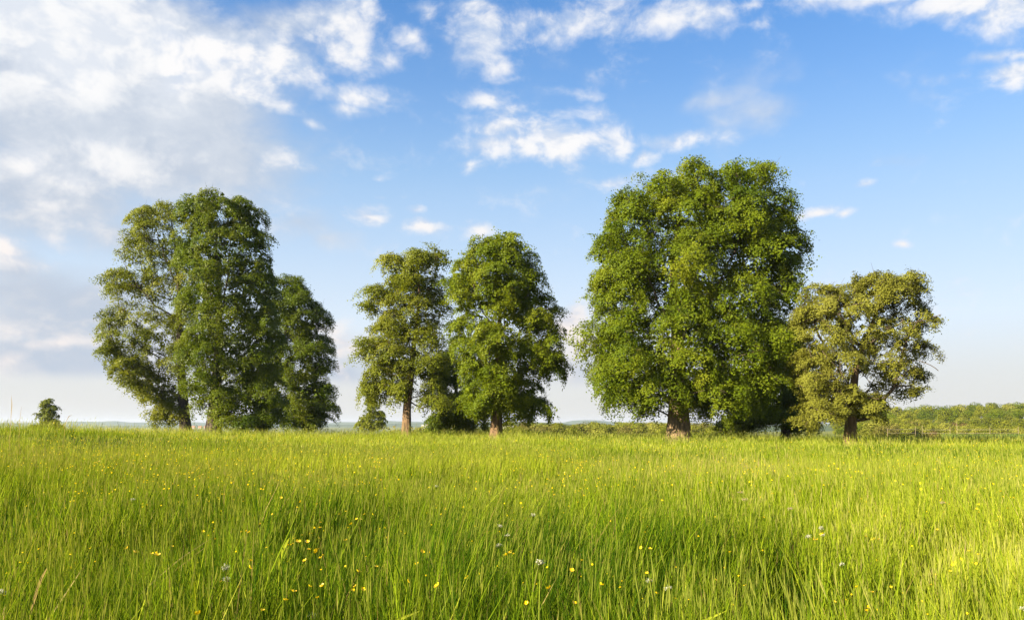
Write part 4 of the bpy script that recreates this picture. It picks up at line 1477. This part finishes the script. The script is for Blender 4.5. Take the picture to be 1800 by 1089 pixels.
# ------------------------------------------------------------------ fence, shed, town, crop
POST = plain('weathered_post', (.22, .17, .11), .9)
WIRE = plain('fence_wire', (.22, .20, .17), .6)
fo = thing('wire_fence', 'thin wire fence on weathered posts below the hillside wood', 'fence', at(1640, 112))
fx0 = np.array(fo.location)
posts = [(1560, 752, 112), (1609, 750, 112), (1621, 747, 118), (1670, 750, 112), (1682, 740, 114), (1740, 750, 112), (1790, 749, 112)]
tops = []
for px, top, Y in posts:
    x, _, z = at(px, Y)
    zt = EYE + (CY - top) / F * Y
    g = Geo()
    g.tube([(0, 0, -.3), (.01, 0, (zt - z) * .5), (.03 * wr.normal(), 0, zt - z)], [.026, .024, .022], 6, cap=False)
    g.add([(0.022 * cos(k), .022 * sin(k), zt - z) for k in np.arange(6) * pi / 3], [(0, 1, 2, 3, 4, 5)])
    p_ = link('post', g.mesh('post', [POST]), fo)
    p_.location = (x - fx0[0], Y - fx0[1], z - fx0[2])
    tops.append(np.array([x, Y, z]) - fx0)
for hz in (.75, 1.25):
    g = Geo()
    g.tube([t_ + [0, 0, hz] for t_ in tops], [.012] * len(tops), 3, cap=False)
    link('wire', g.mesh('wire', [WIRE]), fo)

WALLM = plain('pale_render', (.36, .32, .27), .9, .1)
ROOFP = plain('pale_roof', (.45, .42, .38), .7, .08)
ROOFR = plain('red_roof', (.36, .15, .09), .9, .15)
GLASS = plain('dark_window', (.05, .055, .06), .3, .1)


def house(name, label, px, base_px_top, Y, wid, dep, wall_h, roof_h, roofm, cat='house', group=None, storeys=1, rz=0.0):
    x, _, z = at(px, Y)
    ztop = EYE + (CY - base_px_top) / F * Y
    hw = max(wall_h, ztop - z - roof_h)
    o_ = thing(name, label, cat, (x, Y, z), group, rz)
    g = Geo()
    g.box((0, 0, hw / 2 - .5), (wid, dep, hw + 1))
    link('wall', g.mesh('wall', [WALLM]), o_)
    g = Geo()
    a, b = wid / 2 + .25, dep / 2 + .3
    g.add([(-a, -b, hw), (a, -b, hw), (a, b, hw), (-a, b, hw), (-a, 0, hw + roof_h), (a, 0, hw + roof_h), (-a, -b, hw - .2), (a, -b, hw - .2), (a, b, hw - .2), (-a, b, hw - .2)],
          [(0, 1, 5, 4), (2, 3, 4, 5), (6, 7, 1, 0), (8, 9, 3, 2), (6, 9, 8, 7)])
    g.add([(-a, -b, hw), (-a, 0, hw + roof_h), (-a, b, hw), (a, -b, hw), (a, b, hw), (a, 0, hw + roof_h)], [(0, 1, 2), (3, 4, 5)])
    link('roof', g.mesh('roof', [roofm]), o_)
    k = max(2, int(wid / 4))
    g0 = Geo()
    g0.box((0, 0, 0), (1.2, .12, 1.3))
    wm = g0.mesh('window', [GLASS])
    for s_ in range(storeys):
        for i in range(k):
            w_ = link('window', wm, o_)
            w_.location = ((i + .5) / k * wid - wid / 2, -dep / 2, hw - 1.6 - s_ * 3.0)
    return o_


house('shed', 'low shed with a pale roof just right of the taller middle tree', 890, 748, 235, 3.6, 5, 1.6, .9, ROOFP, 'shed')
for i, (px, top, Y, w_, st) in enumerate(((746, 746, 2200, 14, 3), (756, 745, 2300, 22, 4), (768, 746, 2150, 16, 3), (779, 745, 2300, 26, 4), (790, 746, 2250, 16, 3), (816, 745, 2200, 20, 4), (828, 746, 2300, 24, 3))):
    house('town_house', ('white low block', 'wide pale block', 'small white block', 'widest pale block', 'narrow pale block', 'pale block', 'farthest right pale block')[i] + ' of the distant town behind the middle pair', px, top, Y, w_, 12, 6, 3.0, ROOFR if i % 3 == 1 else ROOFP, 'building', 'pale buildings of the distant town', st)
for px, nm in ((340, 'leftmost'), (352, 'second from left'), (362, 'third from left'), (371, 'rightmost')):
    house('town_house', 'tiny red-roofed house, ' + nm + ' of those between the left group trunks', px, 753, 2400, 9, 9, 5, 4, ROOFR, 'house', 'red-roofed houses behind the left group', 2)

# a strip of bluish young crop below the fence
cx_, cy_ = gr.uniform(52, 95, 16000), gr.uniform(93, 108, 16000)
ok = (cx_ / cy_ > .535) & (cx_ / cy_ < .75)
cx_, cy_ = cx_[ok], cy_[ok]
n = len(cx_)
MV, MF, MC, MM, MT, MN = [], [], [], [], [], 0
CROP = leafy('crop_leaf', [(0, (.080, .130, .030)), (1, (.140, .190, .060))], .3)
V, q, t = blade_geo(cx_, cy_, gr.uniform(.4, .7, n), np.full(n, .05), gr.random(n) * 6.3, gr.uniform(.1, .5, n), gr.random(n) * pi, 2)
push(V, q, t, gr.random(n), 0)
link('crop', mesh_from('crop', np.concatenate(MV), np.concatenate(MF), np.concatenate(MC), [CROP], np.concatenate(MM), True, {'tint': ('FACE', np.concatenate(MT))}), kind='stuff')

# ------------------------------------------------------------------ haze
HAZE = 7.5e-5
vm = bpy.data.materials.new('haze')
vm.use_nodes = True
T = NT(vm.node_tree)
pv = T.n('ShaderNodeVolumePrincipled')
pv.inputs['Color'].default_value = (.62, .72, 1.0, 1)
pv.inputs['Density'].default_value = HAZE
pv.inputs['Anisotropy'].default_value = 0.2
vo = T.n('ShaderNodeOutputMaterial')
T.put(vo.inputs['Volume'], pv.outputs[0])
g = Geo()
zlo, zhi = -46.0, 60.0
g.box((0, 3600, (zlo + zhi) / 2), (16000, 8800, zhi - zlo))
link('haze', g.mesh('haze', [vm]), kind='stuff')
